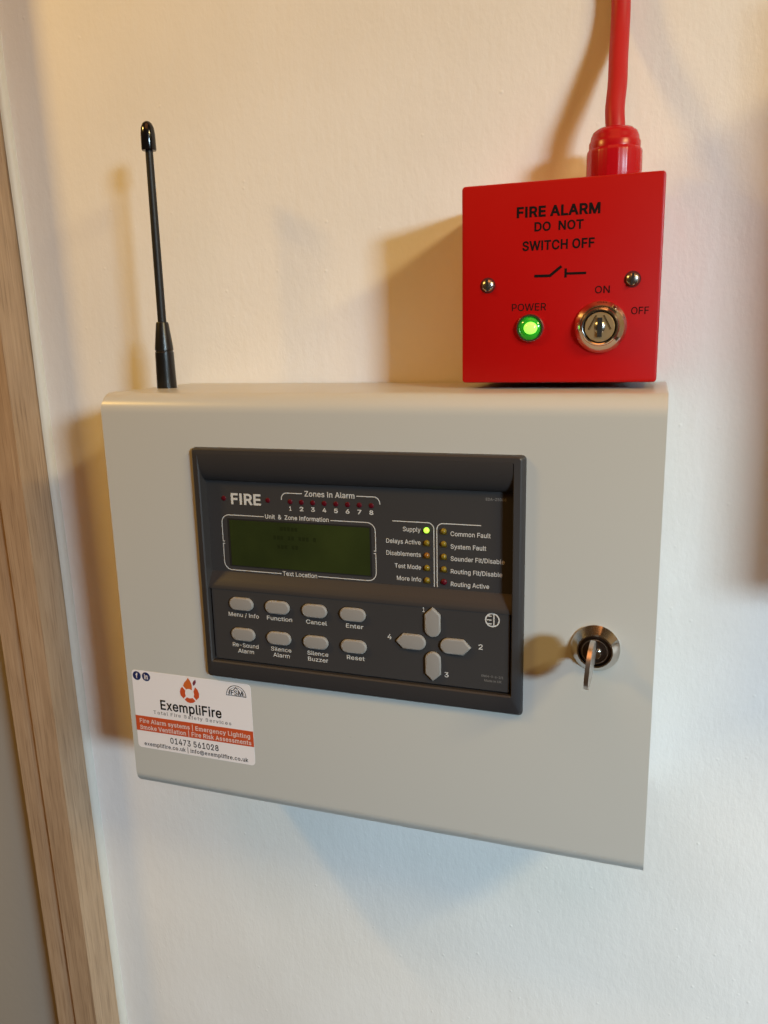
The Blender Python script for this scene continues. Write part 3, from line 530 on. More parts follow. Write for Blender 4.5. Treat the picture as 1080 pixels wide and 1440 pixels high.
37,306_257,322_279,334_304,341_330,343_351,342_369,338_385,331_398,323_409,314_416,306_419,306_419,335_474,335_474,110_475,97_479,85_485,74_493,66_505,61_518,59_533,61_546,66_557,76_565,89_5
71,106_576,127_579,152_580,182_581,215_579,245_575,273_567,301_555,327_541,351_523,373_502,393_477,410_450,424_419,434_385,440_347,442_309,440_274,434_242,424_213,410_187,393_164,372_144,347
_128,320_115,289_105,255_100,218_98,178_100,138_105,100_115,66_128,35_144,8_165,-17_188,-37_215,-54_246,-68_280,-78_317,-83_357,-85_376,-85_394,-83_412,-80_428,-77_444,-73_458,-69_489,-59_50
4,-107_493,-111_480,-116_464,-120_447,-124_429,-128_411,-131_392,-133_374,-135;329,65_350,66_368,71_382,78_395,89_405,102_412,118_417,138_421,160_422,185_421,210_417,231_411,249_403,263_393,
274_381,282_366,287_350,290_331,292_313,290_297,285_283,277_271,267_260,254_252,239_246,222_243,204_242,185_243,164_246,144_251,125_258,108_267,94_279,81_293,72_310,67~:188=95,-4_83,-3_73,1_
63,9_55,18_51,29_50,41_51,53_55,64_63,73_73,81_83,85_95,87_107,85_118,81_128,73_135,64_140,53_141,41_140,29_135,18_128,9_118,1_107,-3;95,271_83,272_73,277_63,284_55,294_51,304_50,316_51,328_
55,339_63,349_73,356_83,360_95,362_107,360_118,356_128,349_135,339_140,328_141,316_140,304_135,294_128,284_118,277_107,272
""".replace('\n', '').split('~'):
    if not _e:
        continue
    _k, _rest = _e[0], _e[1:].split('=')
    GLYPHS[_k] = (int(_rest[0]), [[tuple(int(q) for q in p.split(',')) for p in c.split('_')] for c in _rest[1].split(';')])
CAP = 509.0


def area2(c):
    return sum(c[i - 1][0] * c[i][1] - c[i][0] * c[i - 1][1] for i in range(len(c)))


def embolden(cs, d):
    big = max(cs, key=lambda c: abs(area2(c)))
    sg = 1 if area2(big) > 0 else -1
    res = []
    for c in cs:
        n = len(c)
        o = []
        for i in range(n):
            p0, p1, p2 = Vector(c[i - 1]), Vector(c[i]), Vector(c[(i + 1) % n])
            a, b_ = (p1 - p0).normalized(), (p2 - p1).normalized()
            n1, n2 = Vector((a.y, -a.x)), Vector((b_.y, -b_.x))
            m = (n1 + n2)
            m = m.normalized() if m.length > 1e-6 else n1
            o.append(p1 + m * (sg * d / max(m.dot(n1), 0.6)))
        res.append([tuple(q) for q in o])
    return res


def winding(x, y, cs):
    w = 0
    for c in cs:
        for i in range(len(c)):
            (xa, ya), (xb, yb) = c[i - 1], c[i]
            if (ya <= y) != (yb <= y):
                if xa + (y - ya) / (yb - ya) * (xb - xa) > x:
                    w += 1 if yb > ya else -1
    return w


SHAPES = {}


def glyph_shape(ch, bold):
    """triangulated letter: points, triangles and the outlines they came from"""
    if (ch, bold) in SHAPES:
        return SHAPES[ch, bold]
    cs = GLYPHS[ch][1]
    if bold:
        cs = embolden(cs, bold * 1000)
    pts, eds = [], []
    for c in cs:
        k = len(pts)
        pts += [Vector(p) for p in c]
        eds += [(k + i, k + (i + 1) % len(c)) for i in range(len(c))]
    vs, _, fs, *_rest = delaunay_2d_cdt(pts, eds, [], 0, 0.01)
    keep = []
    for f in fs:
        mx = sum(vs[i].x for i in f) / len(f)
        my = sum(vs[i].y for i in f) / len(f)
        if winding(mx, my, cs) != 0:
            keep.append(tuple(f))
    SHAPES[ch, bold] = (vs, keep, cs)
    return SHAPES[ch, bold]


def text(body, x0, x1, zb, cap, d, material, parent, bold=0.0, spacing=1.0, name='lettering', drop=0.0, slab_serif=False):
    """lettering fitted between x0 and x1, baseline zb (drop = fall over the width), capital height cap, printed on depth d"""
    V, F, pen = [], [], 0.0
    for ch in body:
        if ch == ' ':
            pen += 200 * spacing
            continue
        vs, fs, cs = glyph_shape(ch, bold)
        k = len(V)
        V += [(v.x + pen, v.y, 0.0) for v in vs]
        F += [tuple(i + k for i in f) for f in fs]
        if slab_serif and ch not in '|@-/':
            for c in cs:
                for i in range(len(c)):
                    (xa, ya), (xb, yb) = c[i - 1], c[i]
                    if abs(ya - yb) < 1 and 40 < abs(xa - xb) < 150 and (ya < 40 or ya > 330):
                        lo, hi = min(xa, xb) + pen - 36, max(xa, xb) + pen + 36
                        yy, y2 = (ya, ya - 52) if ya > 150 else (ya, ya + 52)
                        k = len(V)
                        V += [(lo, yy, 1), (hi, yy, 1), (hi, y2, 1), (lo, y2, 1)]
                        F.append((k, k + 1, k + 2, k + 3))
        pen += GLYPHS[ch][0] * (1 + (spacing - 1) * 0.8) + bold * 1100 + (30 if slab_serif else 0)
    a, b = min(v[0] for v in V), max(v[0] for v in V)
    sx = (x1 - x0) / (b - a)
    sz = cap / CAP
    at = Vector(((x0 + x1) / 2, -d, zb))
    me = bpy.data.meshes.new('lettering')
    P = []
    for x, y, up in V:
        xx = x0 + (x - a) * sx
        P.append((xx - at.x, -0.00008 - 0.00002 * up, y * sz + drop * (xx - x0) / (x1 - x0)))
    me.from_pydata(P, [], F)
    me.materials.append(material)
    return place(name, me, parent, at)


def disc(bm, x, z, r, d, t=0.00008, n=32):
    bm.faces.new([bm.verts.new((x + r * math.cos(2 * PI * i / n), -d - t, z + r * math.sin(2 * PI * i / n))) for i in range(n)])
    return bm


def poly(bm, pts, d, t=0.00008):
    bm.faces.new([bm.verts.new((x, -d - t, z)) for x, z in pts])
    return bm


# ================================================================== the setting
b = bmesh.new()
box(b, -0.128, 1.9, 0.0, 0.12, -1.4, 1.6)
obj('wall', b, M_wall, kind='structure')
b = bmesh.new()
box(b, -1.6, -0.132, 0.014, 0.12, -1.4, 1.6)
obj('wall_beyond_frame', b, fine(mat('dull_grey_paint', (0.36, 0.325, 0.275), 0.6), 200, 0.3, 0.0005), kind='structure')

# the neighbouring wall cabinet, just outside the picture on the right, shades the wall
b = bmesh.new()
box(b, 0.412, 0.70, -0.100, 0.0, -0.075, 0.187)
obj('neighbouring_cabinet', bevel(b, 0.003, 2), M_gloss, kind='structure')

# ================================================================== wooden door frame
fr = thing('door_frame', (-0.1105, 0, -0.15), 'oak coloured wooden door frame running up the left edge of the wall', 'door frame')


def plank(x0, x1, y0, y1, z0, z1, w):
    bm = bmesh.new()
    box(bm, x0, x1, y0, y1, z0, z1)
    return bevel(bm, w, 2)


A0 = Vector((-0.1105, 0, -0.15))
obj('architrave', plank(-0.0195, 0.0, -0.028, 0.0135, -1.2, 1.7, 0.0012), M_wood, fr, A0, smooth=40)
obj('door_stop', plank(-0.0435, -0.0212, -0.021, 0.0135, -1.2, 1.7, 0.0012), M_wood, fr, A0, smooth=40)
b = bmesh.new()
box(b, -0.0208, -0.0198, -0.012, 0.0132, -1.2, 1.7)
obj('gap_shade_strip', b, M_dark, fr, A0)  # black filler between the boards, standing in for the shade of the open gap
b = bmesh.new()
sec = [(0.0003, 0.003), (0.0003, -0.0045)] + [(0.0003 + 0.0038 * math.sin(math.radians(a)), -0.0045 * math.cos(math.radians(a))) for a in (18, 36, 54, 72, 90)] + [(0.0041, 0.003)]
loft(b, [[(x + 0.0006 * math.sin(7 * z) + 0.0003 * math.sin(31 * z + 1), y, z) for x, y in sec] for z in [-1.2 + 2.9 * i / 160 for i in range(161)]])
obj('sealant_bead', b, M_gloss, fr, A0, smooth=60, label='white painted sealant bead between wood and wall')
fr.rotation_euler = (0, math.radians(-1.15), 0)

# ================================================================== fire alarm control panel
W, D = 0.2743, 0.085
ZB, ZT = -0.2228, -0.0008
pn = thing('fire_alarm_panel', (W / 2, 0, ZB), 'cream grey fire alarm control panel with aerial and key pad, mounted on the wall', 'alarm panel')
b = bmesh.new()
rt, rb = 0.0098, 0.0085
sec = [(-0.0014, ZT), ]
sec += [(-(D - rt) - rt * math.sin(math.radians(a)), ZT - rt + rt * math.cos(math.radians(a))) for a in range(0, 91, 9)]
sec += [(-(D - rb) - rb * math.cos(math.radians(a)), ZB + rb - rb * math.sin(math.radians(a))) for a in range(0, 91, 9)]
sec += [(-0.0014, ZB)]
loft(b, [[(x, y, z) for y, z in sec] for x in (-0.0008, W)])
es = [e for e in b.edges if abs(e.verts[0].co.x - e.verts[1].co.x) < 1e-6 and (e.verts[0].co.y < -0.001 or e.verts[1].co.y < -0.001)]
bmesh.ops.bevel(b, geom=es, offset=0.0013, segments=3, profile=0.5, affect='EDGES')
enc = obj('enclosure', b, M_cab, pn, smooth=35)
b = bmesh.new()
box(b, 0.0540, 0.2158, -0.0900, -0.0745, -0.1468, -0.0290)
cut = obj('cutter', b, M_cab, pn)
md = enc.modifiers.new('opening', 'BOOLEAN')
md.object = cut
md.operation = 'DIFFERENCE'
md.solver = 'EXACT'
enc_me = bpy.data.meshes.new_from_object(enc.evaluated_get(bpy.context.evaluated_depsgraph_get()))
enc.modifiers.clear()
enc.data = enc_me
enc_me.name = 'enclosure'
bpy.data.objects.remove(cut)
# --- bezel
BX0, BX1, BZ0, BZ1 = 0.0520, 0.2178, -0.1488, -0.0270
bz = None


def rloop(l, r, bo, t, y, rad=0.0015, n=4):
    return [(x, y, z) for x, z in rrect(BX0 + l, BX1 - r, BZ0 + bo, BZ1 - t, rad, n)]


b = bmesh.new()
loft(b, [rloop(0, 0, 0, 0, -D + 0.001, 0.0020), rloop(0, 0, 0, 0, -D - 0.0008, 0.0020), rloop(0.0007, 0.0010, 0.0012, 0.0003, -D - 0.0026, 0.0017),
         rloop(0.0016, 0.0020, 0.0035, 0.0010, -D - 0.0034, 0.0014),
         rloop(0.0040, 0.0048, 0.0095, 0.0030, -D - 0.0037, 0.0010), rloop(0.0046, 0.0052, 0.0102, 0.0036, -D - 0.0032, 0.0008),
         rloop(0.0052, 0.0054, 0.0106, 0.0040, -D + 0.0035, 0.0008)], cap0=False, cap1=False)
# cove above the display, step between display and keypad: section along z, run across the opening
cove = [(-0.0296, 0.0036), (-0.0305, 0.0037)]
cove += [(-0.0305 - 0.0137 * math.sin(math.radians(a)), 0.0037 - 0.0062 * (1 - math.cos(math.radians(a)))) for a in range(10, 91, 10)]
cove += [(-0.0442, -0.0035), (-0.0296, -0.0035)]
loft(b, [[(x, -D - h, z) for z, h in cove] for x in (BX0 + 0.0044, BX1 - 0.0053)])
step = [(-0.0912, -0.0035), (-0.0912, -0.0019), (-0.0922, -0.0014), (-0.0950, 0.0003), (-0.0975, 0.0017), (-0.0988, 0.00225), (-0.0996, 0.00225), (-0.0996, -0.0035)]
loft(b, [[(x, -D - h, z) for z, h in step] for x in (BX0 + 0.0046, BX1 - 0.0053)])
bz = obj('bezel', b, M_bezel, pn, smooth=30)

# --- display plate
dd = D - 0.0020
b = bmesh.new()
box(b, BX0 + 0.0050, BX1 - 0.0053, -dd, -dd + 0.0012, -0.0915, -0.0436)
dp = obj('display_plate', b, M_plate, pn)
kd = D + 0.0020
b = bmesh.new()
box(b, BX0 + 0.0061, BX1 - 0.0062, -kd, -kd + 0.003, -0.1375, -0.0992)
kp = obj('keypad_plate', bevel(b, 0.0003, 1), M_plate, pn)

PR = M_print
# LCD with recessed dark surround
b = bmesh.new()
slab(b, rrect(0.0676, 0.1446, -0.0881, -0.0632, 0.0004, 2), dd - 0.0005, dd + 0.00012)
lf = obj('screen_surround', b, M_dark, pn)
b = bmesh.new()
slab(b, rrect(0.0688, 0.1438, -0.0876, -0.0639, 0.0002, 2), dd, dd + 0.0002)
lcd = obj('lcd_screen', b, M_lcd, pn, label='dark green liquid crystal display')

b = bmesh.new()
for row, cells in ((0, (10, 11, 12, 13, 14)), (1, (8, 9, 10, 12, 13, 15, 16, 17, 19)), (2, (9, 10, 11, 13, 14))):
    for q in cells:
        xq, zq = 0.0775 + 0.00195 * q, -0.0672 - 0.0046 * row
        for u in range(3):
            poly(b, [(xq + 0.0005 * u, zq - 0.0008), (xq + 0.0005 * u + 0.00035, zq - 0.0008), (xq + 0.0005 * u + 0.00035, zq + 0.0012), (xq + 0.0005 * u, zq + 0.0012)], dd + 0.0002, 0.00004)
g = obj('faint_characters', b, mat('lcd_dark', (0.015, 0.021, 0.006), 0.16, spec=0.4), lcd)
g['kind'] = 'stuff'

# printed outline round the LCD, with its captions
lw = 0.00042
x0, x1, z0, z1, r = 0.0645, 0.1467, -0.0901, -0.0614, 0.0042
for q in (
        [(0.0882, z1)] + arc(x0 + r, z1 - r, r, 90, 180) + [(x0, -0.0752), (x0 + 0.001, -0.0752)],
        [(x0 + 0.001, -0.0764), (x0, -0.0764)] + arc(x0 + r, z0 + r, r, 180, 270) + [(0.0964, z0)],
        [(0.1239, z1)] + arc(x1 - r, z1 - r, r, 90, 0) + [(x1, -0.0752), (x1 - 0.001, -0.0752)],
        [(x1 - 0.001, -0.0764), (x1, -0.0764)] + arc(x1 - r, z0 + r, r, 0, -90) + [(0.1163, z0)],
        [(0.0984, -0.0524)] + arc(0.0984 + 0.003, -0.0491 - 0.0028, 0.003, 175, 90)[1:] + [(0.1096, -0.0489)],
        [(0.1377, -0.0489)] + arc(0.1493 - 0.003, -0.0491 - 0.0028, 0.003, 90, 5) + [(0.1494, -0.0524)],
        [(0.1553, -0.0599)] + arc(0.1754 - 0.003, -0.0599 - 0.003, 0.003, 90, 0) + [(0.1754, -0.0906)],
        [(0.1975, -0.0599)] + arc(0.1768 + 0.003, -0.0599 - 0.003, 0.003, 90, 180) + [(0.1768, -0.0906)],
):
    b = bmesh.new()
    ribbon(b, q, lw, dd)
    obj('printed_outline', b, PR, dp)

text('FIRE', 0.0705, 0.0871, -0.0556, 0.0052, dd, PR, dp, bold=0.025)
text('Zones In Alarm', 0.1109, 0.1367, -0.0501, 0.0026, dd, PR, dp, bold=0.012)
text('Unit  &  Zone Information', 0.0890, 0.1231, -0.0622, 0.0021, dd, PR, dp, bold=0.015)
text('Text Location', 0.0971, 0.1157, -0.0910, 0.0022, dd, PR, dp, bold=0.012)
text('EDA-Z5008', 0.1996, 0.2088, -0.0482, 0.0012, dd, M_dim, dp, bold=0.01)
for i in range(8):
    cx = 0.1030 + 0.0060 * i
    w = 0.0010 if i else 0.0006
    text(str(i + 1), cx - w, cx + w, -0.0575, 0.0020, dd, PR, dp, bold=0.02)
for s, xa, xb, z in (('Supply', 0.1604, 0.1690, -0.0645), ('Delays Active', 0.1521, 0.1690, -0.0706), ('Disablements', 0.1520, 0.1690, -0.0765),
                     ('Test Mode', 0.1561, 0.1690, -0.0826), ('More Info', 0.1570, 0.1690, -0.0886)):
    text(s, xa, xb, z, 0.0021, dd, PR, dp, bold=0.010)
for s, xa, xb, z in (('Common Fault', 0.1833, 0.2019, -0.0655), ('System Fault', 0.1833, 0.1999, -0.0715), ('Sounder Flt/Disable', 0.1833, 0.2083, -0.0773),
                     ('Routing Flt/Disable', 0.1833, 0.2073, -0.0834), ('Routing Active', 0.1833, 0.2013, -0.0895)):
    text(s, xa, xb, z, 0.0021, dd, PR, dp, bold=0.010)


def indicator(name, x, z, m, rad=0.0014, h=0.0009, label=None, mesh=[None]):
    bm = bmesh.new()
    lathe(bm, [(rad, -0.0004), (rad, h * 0.25), (rad * 0.86, h * 0.65), (rad * 0.5, h * 0.93), (rad * 0.1, h)], 'y', 20)
    return obj(name, bm, m, pn, (x, -dd, z), smooth=50, label=label)


for x in (0.0664, 0.0909):
    indicator('indicator_light', x, -0.0530, M_redled, 0.0013, 0.0004)
for i in range(8):
    indicator('indicator_light', 0.1030 + 0.0060 * i, -0.0532, M_redled, 0.0013, 0.0004)


def status_led(x, z, m, label=None):
    o = indicator('status_light', x, z + 0.0002, m, 0.00135, 0.0014, label)
    bm = bmesh.new()
    slab(bm, rrect(-0.0017, 0.0017, -0.0015, -0.0003, 0.0004, 3), -0.0004, 0.0003)
    obj('lens_base', bm, M_amberdk if m is not M_redled else M_redled, o, (x, -dd, z))
    return o


for i in range(5):
    zl, zr = -0.0637 - 0.0060 * i, -0.0636 - 0.00605 * i
    if i == 0:
        status_led(0.1719, zl, M_greenled, 'bright green lit status light beside Supply')
    else:
        status_led(0.1719, zl, M_orange if i == 2 else M_amber)
    if i == 4:
        indicator('status_light', 0.1800, zr, M_redled, 0.0015, 0.0010, 'dark red status light beside Routing Active')
    else:
        status_led(0.1800, zr, M_amber)

# --- keypad
def stadium(w, h, n=8):
    r = h / 2
    a = w / 2 - r
    return arc(a, 0, r, -90, 90, n) + arc(-a, 0, r, 90, 270, n)


def button_mesh(pts, name):
    bm = bmesh.new()
    L = [[(x, 0.0005, z) for x, z in pts], [(x, -0.0010, z) for x, z in pts],
         [(x, -0.00130, z) for x, z in inset(pts, 0.00016)], [(x, -0.00148, z) for x, z in inset(pts, 0.00042)],
         [(x, -0.00153, z) for x, z in inset(pts, 0.0008)]]
    loft(bm, L)
    bmesh.ops.recalc_face_normals(bm, faces=bm.faces)
    me = bpy.data.meshes.new(name)
    bm.to_mesh(me)
    bm.free()
    me.materials.append(M_button)
    for p in me.polygons:
        p.use_smooth = True
    me.set_sharp_from_angle(angle=math.radians(38))
    return me


def well_mesh(pts, name):
    bm = bmesh.new()
    poly(bm, inset(pts, -0.00032), 0, 0.00006)
    me = bpy.data.meshes.new(name)
    bm.to_mesh(me)
    bm.free()
    me.materials.append(M_dark)
    return me


bst = button_mesh(stadium(0.0134, 0.0068), 'button')
wst = well_mesh(stadium(0.0134, 0.0068), 'button_gap')
caps = [[['Menu / Info'], ['Function'], ['Cancel'], ['Enter']], [['Re-Sound', 'Alarm'], ['Silence', 'Alarm'], ['Silence', 'Buzzer'], ['Reset']]]
wid = {'Menu / Info': 0.0173, 'Function': 0.0140, 'Cancel': 0.0111, 'Enter': 0.0090, 'Re-Sound': 0.0149, 'Alarm': 0.0092, 'Silence': 0.0113, 'Buzzer': 0.0109, 'Reset': 0.0093}
for rix, z in ((0, -0.1065), (1, -0.1229)):
    for c in range(4):
        x = 0.0752 + 0.02015 * c
        o = place('button', bst, pn, (x, -kd, z))
        place('button_gap', wst, o, (x, -kd, z))
        for k, s in enumerate(caps[rix][c]):
            w = wid[s] / 2
            text(s, x + 0.0006 - w, x + 0.0006 + w, z - 0.0071 - 0.0032 * k, 0.0021, kd, PR, kp, bold=0.010)


def bullet(L, w):
    r = w * 0.5
    k = 0.0040
    pts = [(L / 2, 0.0), (L / 2 - k * 0.9, w / 2), (-L / 2 + r, w / 2)] + [(-L / 2 + r - r * math.sin(math.radians(a)), r * math.cos(math.radians(a))) for a in range(15, 180, 15)] + [(-L / 2 + r, -w / 2), (L / 2 - k * 0.9, -w / 2)]
    tip = [(L / 2 - 0.0007, -0.0008), (L / 2 - 0.0001, 0.0), (L / 2 - 0.0007, 0.0008)]
    return tip + pts[1:]


abl = bullet(0.0147, 0.0076)
am, wm = button_mesh(abl, 'arrow_button'), well_mesh(abl, 'button_gap')
for x, z, ang in ((0.1756, -0.1064, 90), (0.1866, -0.1174, 0), (0.1756, -0.1285, -90), (0.1648, -0.1172, 180)):
    o = place('arrow_button', am, pn, (x, -kd, z))
    o.rotation_euler = (0, -math.radians(ang), 0)
    g = place('button_gap', wm, o, (x, -kd, z))
for s, x, z in (('1', 0.1712, -0.1020), ('4', 0.1540, -0.1172), ('2', 0.1983, -0.1177), ('3', 0.1820, -0.1334)):
    w = 0.0005 if s == '1' else 0.0010
    text(s, x - w, x + w, z, 0.0024, kd, PR, kp, bold=0.012)
# round emblem
b = bmesh.new()
cx, cz, R0 = 0.2037, -0.1029, 0.0031
ribbon(b, arc(cx, cz, R0, 0, 360, 36), 0.00062, kd)
for q in (-0.00185, 0.0, 0.00185):
    ribbon(b, [(cx - 0.0026 + abs(q) * 0.2, cz + q), (cx - 0.0003, cz + q)], 0.0005, kd, 0.0001)
ribbon(b, [(cx + 0.0007, cz + 0.0029), (cx + 0.0007, cz - 0.0029)], 0.00055, kd, 0.00012)
obj('printed_emblem', b, PR, kp)
text('ENG4-0-6-2/1', 0.1988, 0.2089, -0.1311, 0.0011, kd, M_dim, kp)
text('Made in UK', 0.2001, 0.2081, -0.1333, 0.0011, kd, M_dim, kp)

# --- door lock of the panel
LX, LZ = 0.2494, -0.1121
b = bmesh.new()
lathe(b, [(0.0107, -0.001), (0.0107, 0.0006), (0.0103, 0.0011), (0.0080, 0.0040), (0.0077, 0.0044), (0.0071, 0.0044), (0.0068, 0.0036)], 'y', 56, closed_ends=False)
lockr = obj('lock_ring', b, M_chrome, pn, (LX, -D, LZ), smooth=25)
b = bmesh.new()
lathe(b, [(0.0069, 0.0), (0.0069, 0.0030), (0.0058, 0.0031), (0.0056, 0.0042), (0.0054, 0.0045), (0.0001, 0.0045)], 'y', 48)
lockb = obj('lock_barrel', b, fine(mat('dark_bronze', (0.14, 0.105, 0.085), 0.3, metal=1.0), 700, 0.2, 0.0001), pn, (LX, -D, LZ), smooth=25)
b = bmesh.new()
lathe(b, [(0.0057, 0.0040), (0.0057, 0.0048), (0.0052, 0.0048), (0.0051, 0.0040)], 'y', 48, closed_ends=False)
obj('barrel_rim', b, M_satin, lockb, (LX, -D, LZ), smooth=25)
b = bmesh.new()
box(b, -0.0009, 0.0011, -0.00475, -0.003, -0.0046, 0.0046)
obj('keyway', b, M_dark, lockb, (LX, -D, LZ))
b = bmesh.new()
lathe(b, [(0.0017, 0.0044), (0.0016, 0.0050), (0.0010, 0.0054), (0.0002, 0.0055)], 'y', 20)
for v in b.verts:
    v.co.z = v.co.z * 1.5 - 0.0008
    v.co.x += 0.0012
obj('keyway_cheek', b, M_chrome, lockb, (LX, -D, LZ), smooth=50)

# --- key standing in the lock
kx, ky, kz = LX + 0.0002, -D - 0.0047, LZ
key = thing('latchkey', (kx, ky, kz), 'small flat metal key standing in the lock of the cream panel', 'key')
# bow outline in the key's own plane: (out, up)
out = [(0.0, 0.0027), (0.0085, 0.0027), (0.0092, 0.0050), (0.0118, 0.0086), (0.0158, 0.0103), (0.0200, 0.0101), (0.0238, 0.0082), (0.0262, 0.0047),
       (0.0270, 0.0), (0.0262, -0.0047), (0.0238, -0.0082), (0.0200, -0.0101), (0.0158, -0.0103), (0.0118, -0.0086), (0.0092, -0.0050), (0.0085, -0.0027), (0.0, -0.0027)]
b = bmesh.new()
loft(b, [[(s, -o_, u_) for o_, u_ in out] for s in (-0.0009, 0.0009)])
bevel(b, 0.0003, 2, 60)
kb = obj('key_bow', b, M_keymetal, key, (kx, ky, kz), smooth=40)
b = bmesh.new()
box(b, -0.0011, 0.0011, -0.0085, 0.0015, -0.0029, 0.0029)
obj('key_shank', bevel(b, 0.0004, 2), M_chrome, key, (kx, ky, kz), smooth=40)
key.rotation_euler = (math.radians(-3), math.radians(4), math.radians(-3))

# --- aerial
AX, AY = 0.0117, -0.043
ae = []
b = bmesh.new()
lathe(b, [(0.0053, ZT - 0.0005), (0.0054, ZT + 0.0002), (0.0050, 0.0186), (0.0047, 0.0190), (0.0047, 0.0196), (0.0050, 0.0200), (0.0048, 0.0222), (0.0034, 0.0338), (0.0031, 0.0347), (0.0022, 0.0349)], 'z', 32)
aer = obj('aerial', b, M_black, pn, (AX, AY, 0), smooth=30)
b = bmesh.new()
n = 24
lathe(b, [(0.0023, 0.034), (0.00215, 0.08), (0.00195, 0.1245)], 'z', 20)
obj('whip', b, M_rubber, aer, (AX, AY, 0), smooth=40)
b = bmesh.new()
lathe(b, [(0.0020, 0.1217), (0.0036, 0.1219), (0.0038, 0.1226), (0.0037, 0.1300), (0.0033, 0.1330), (0.0024, 0.1350), (0.0012, 0.1360), (0.0002, 0.1362)], 'z', 28)
obj('tip_cap', b, M_cap, aer, (AX, AY, 0), smooth=40)
aer.rotation_euler = (0, math.radians(0.3), 0)

# --- company sticker on the panel
sd = D + 0.00012
b = bmesh.new()
slab(b, rrect(0.0024, 0.0759, -0.1982, -0.1516, 0.0022, 6), D - 0.0002, sd)
st = obj('sticker', b, M_paper, pn, label='white company sticker with orange band and black lettering')
b = bmesh.new()
poly(b, [(0.0024, -0.1878), (0.0759, -0.1872), (0.0759, -0.1782), (0.0024, -0.1788)], sd)
obj('printed_band', b, M_fire, st)
sd2 = sd + 0.0001
text('Fire Alarm systems | Emergency Lighting', 0.0048, 0.0741, -0.1828, 0.0024, sd2, M_white, st, bold=0.012, drop=0.0003, slab_serif=True)
text('Smoke Ventilation | Fire Risk Assessments', 0.0048, 0.0744, -0.1868, 0.0024, sd2, M_white, st, bold=0.012, drop=0.0006, slab_serif=True)
text('ExempliFire', 0.0194, 0.0575, -0.1731, 0.0054, sd, M_blk, st, bold=0.018)
text('Total Fire Safety Services', 0.0145, 0.0630, -0.1764, 0.0019, sd, M_blk, st, bold=0.0, spacing=1.35, slab_serif=True)
text('01473 561028', 0.0238, 0.0541, -0.1930, 0.0034, sd, M_blk, st, bold=0.012, slab_serif=True)
text('exemplifire.co.uk | info@exemplifire.co.uk', 0.0066, 0.0719, -0.1966, 0.0022, sd, M_blk, st, bold=0.012, slab_serif=True)
for x, s in ((0.0057, 'f'), (0.0117, 'in')):
    b = bmesh.new()
    disc(b, x, -0.1549, 0.0026, sd)
    e = obj('printed_badge', b, M_navy, st)
    w = 0.0007 if s == 'f' else 0.0012
    text(s, x - w, x + w, -0.1562, 0.0027, sd2, M_white, st, bold=0.03)
# flame emblem: a drop cut into four petals round a pale heart
def petal(pts, m):
    bm = bmesh.new()
    poly(bm, pts, sd)
    return obj('printed_flame', bm, m, st)


fx, fz = 0.0386, -0.1615
petal([(fx - 0.0020, fz + 0.0024), (fx - 0.0037, fz + 0.0042), (fx - 0.0028, fz + 0.0062), (fx - 0.0010, fz + 0.0081), (fx - 0.0002, fz + 0.0093), (fx + 0.0008, fz + 0.0079), (fx + 0.0016, fz + 0.0062), (fx + 0.0019, fz + 0.0044), (fx + 0.0017, fz + 0.0023), (fx, fz + 0.0029)], M_fire2)
petal([(fx - 0.0043, fz + 0.0036), (fx - 0.0025, fz + 0.0017), (fx - 0.0028, fz), (fx - 0.0025, fz - 0.0016), (fx - 0.0040, fz - 0.0033), (fx - 0.0056, fz - 0.0016), (fx - 0.0060, fz + 0.0005), (fx - 0.0054, fz + 0.0024)], M_fire)
petal([(fx - 0.0034, fz - 0.0038), (fx - 0.0018, fz - 0.0022), (fx, fz - 0.0027), (fx + 0.0018, fz - 0.0022), (fx + 0.0035, fz - 0.0038), (fx + 0.0019, fz - 0.0050), (fx, fz - 0.0054), (fx - 0.0019, fz - 0.0050)], M_fire)
petal([(fx + 0.0025, fz - 0.0015), (fx + 0.0041, fz - 0.0032), (fx + 0.0057, fz - 0.0014), (fx + 0.0060, fz + 0.0008), (fx + 0.0052, fz + 0.0030), (fx + 0.0038, fz + 0.0043), (fx + 0.0026, fz + 0.0018), (fx + 0.0029, fz)], M_fire)
petal([(fx + 0.0026, fz + 0.0050), (fx + 0.0037, fz + 0.0056), (fx + 0.0046, fz + 0.0072), (fx + 0.0043, fz + 0.0088), (fx + 0.0031, fz + 0.0078), (fx + 0.0024, fz + 0.0064)], M_maroon)
# round-topped emblem
b = bmesh.new()
ex, ez = 0.0672, -0.1590
ribbon(b, arc(ex, ez, 0.0058, 0, 180, 20), 0.00035, sd)
ribbon(b, arc(ex, ez, 0.0047, 0, 180, 20), 0.00022, sd)
ribbon(b, [(ex - 0.0060, ez), (ex + 0.0060, ez)], 0.00035, sd, 0.0001)
ribbon(b, [(ex - 0.0016, ez + 0.0030), (ex, ez + 0.0048), (ex + 0.0016, ez + 0.0030)], 0.00035, sd, 0.0001)
obj('printed_emblem', b, M_blk, st)
text('IFSM', ex - 0.0040, ex + 0.0040, ez + 0.0005, 0.0026, sd2, M_blk, st, bold=0.012)

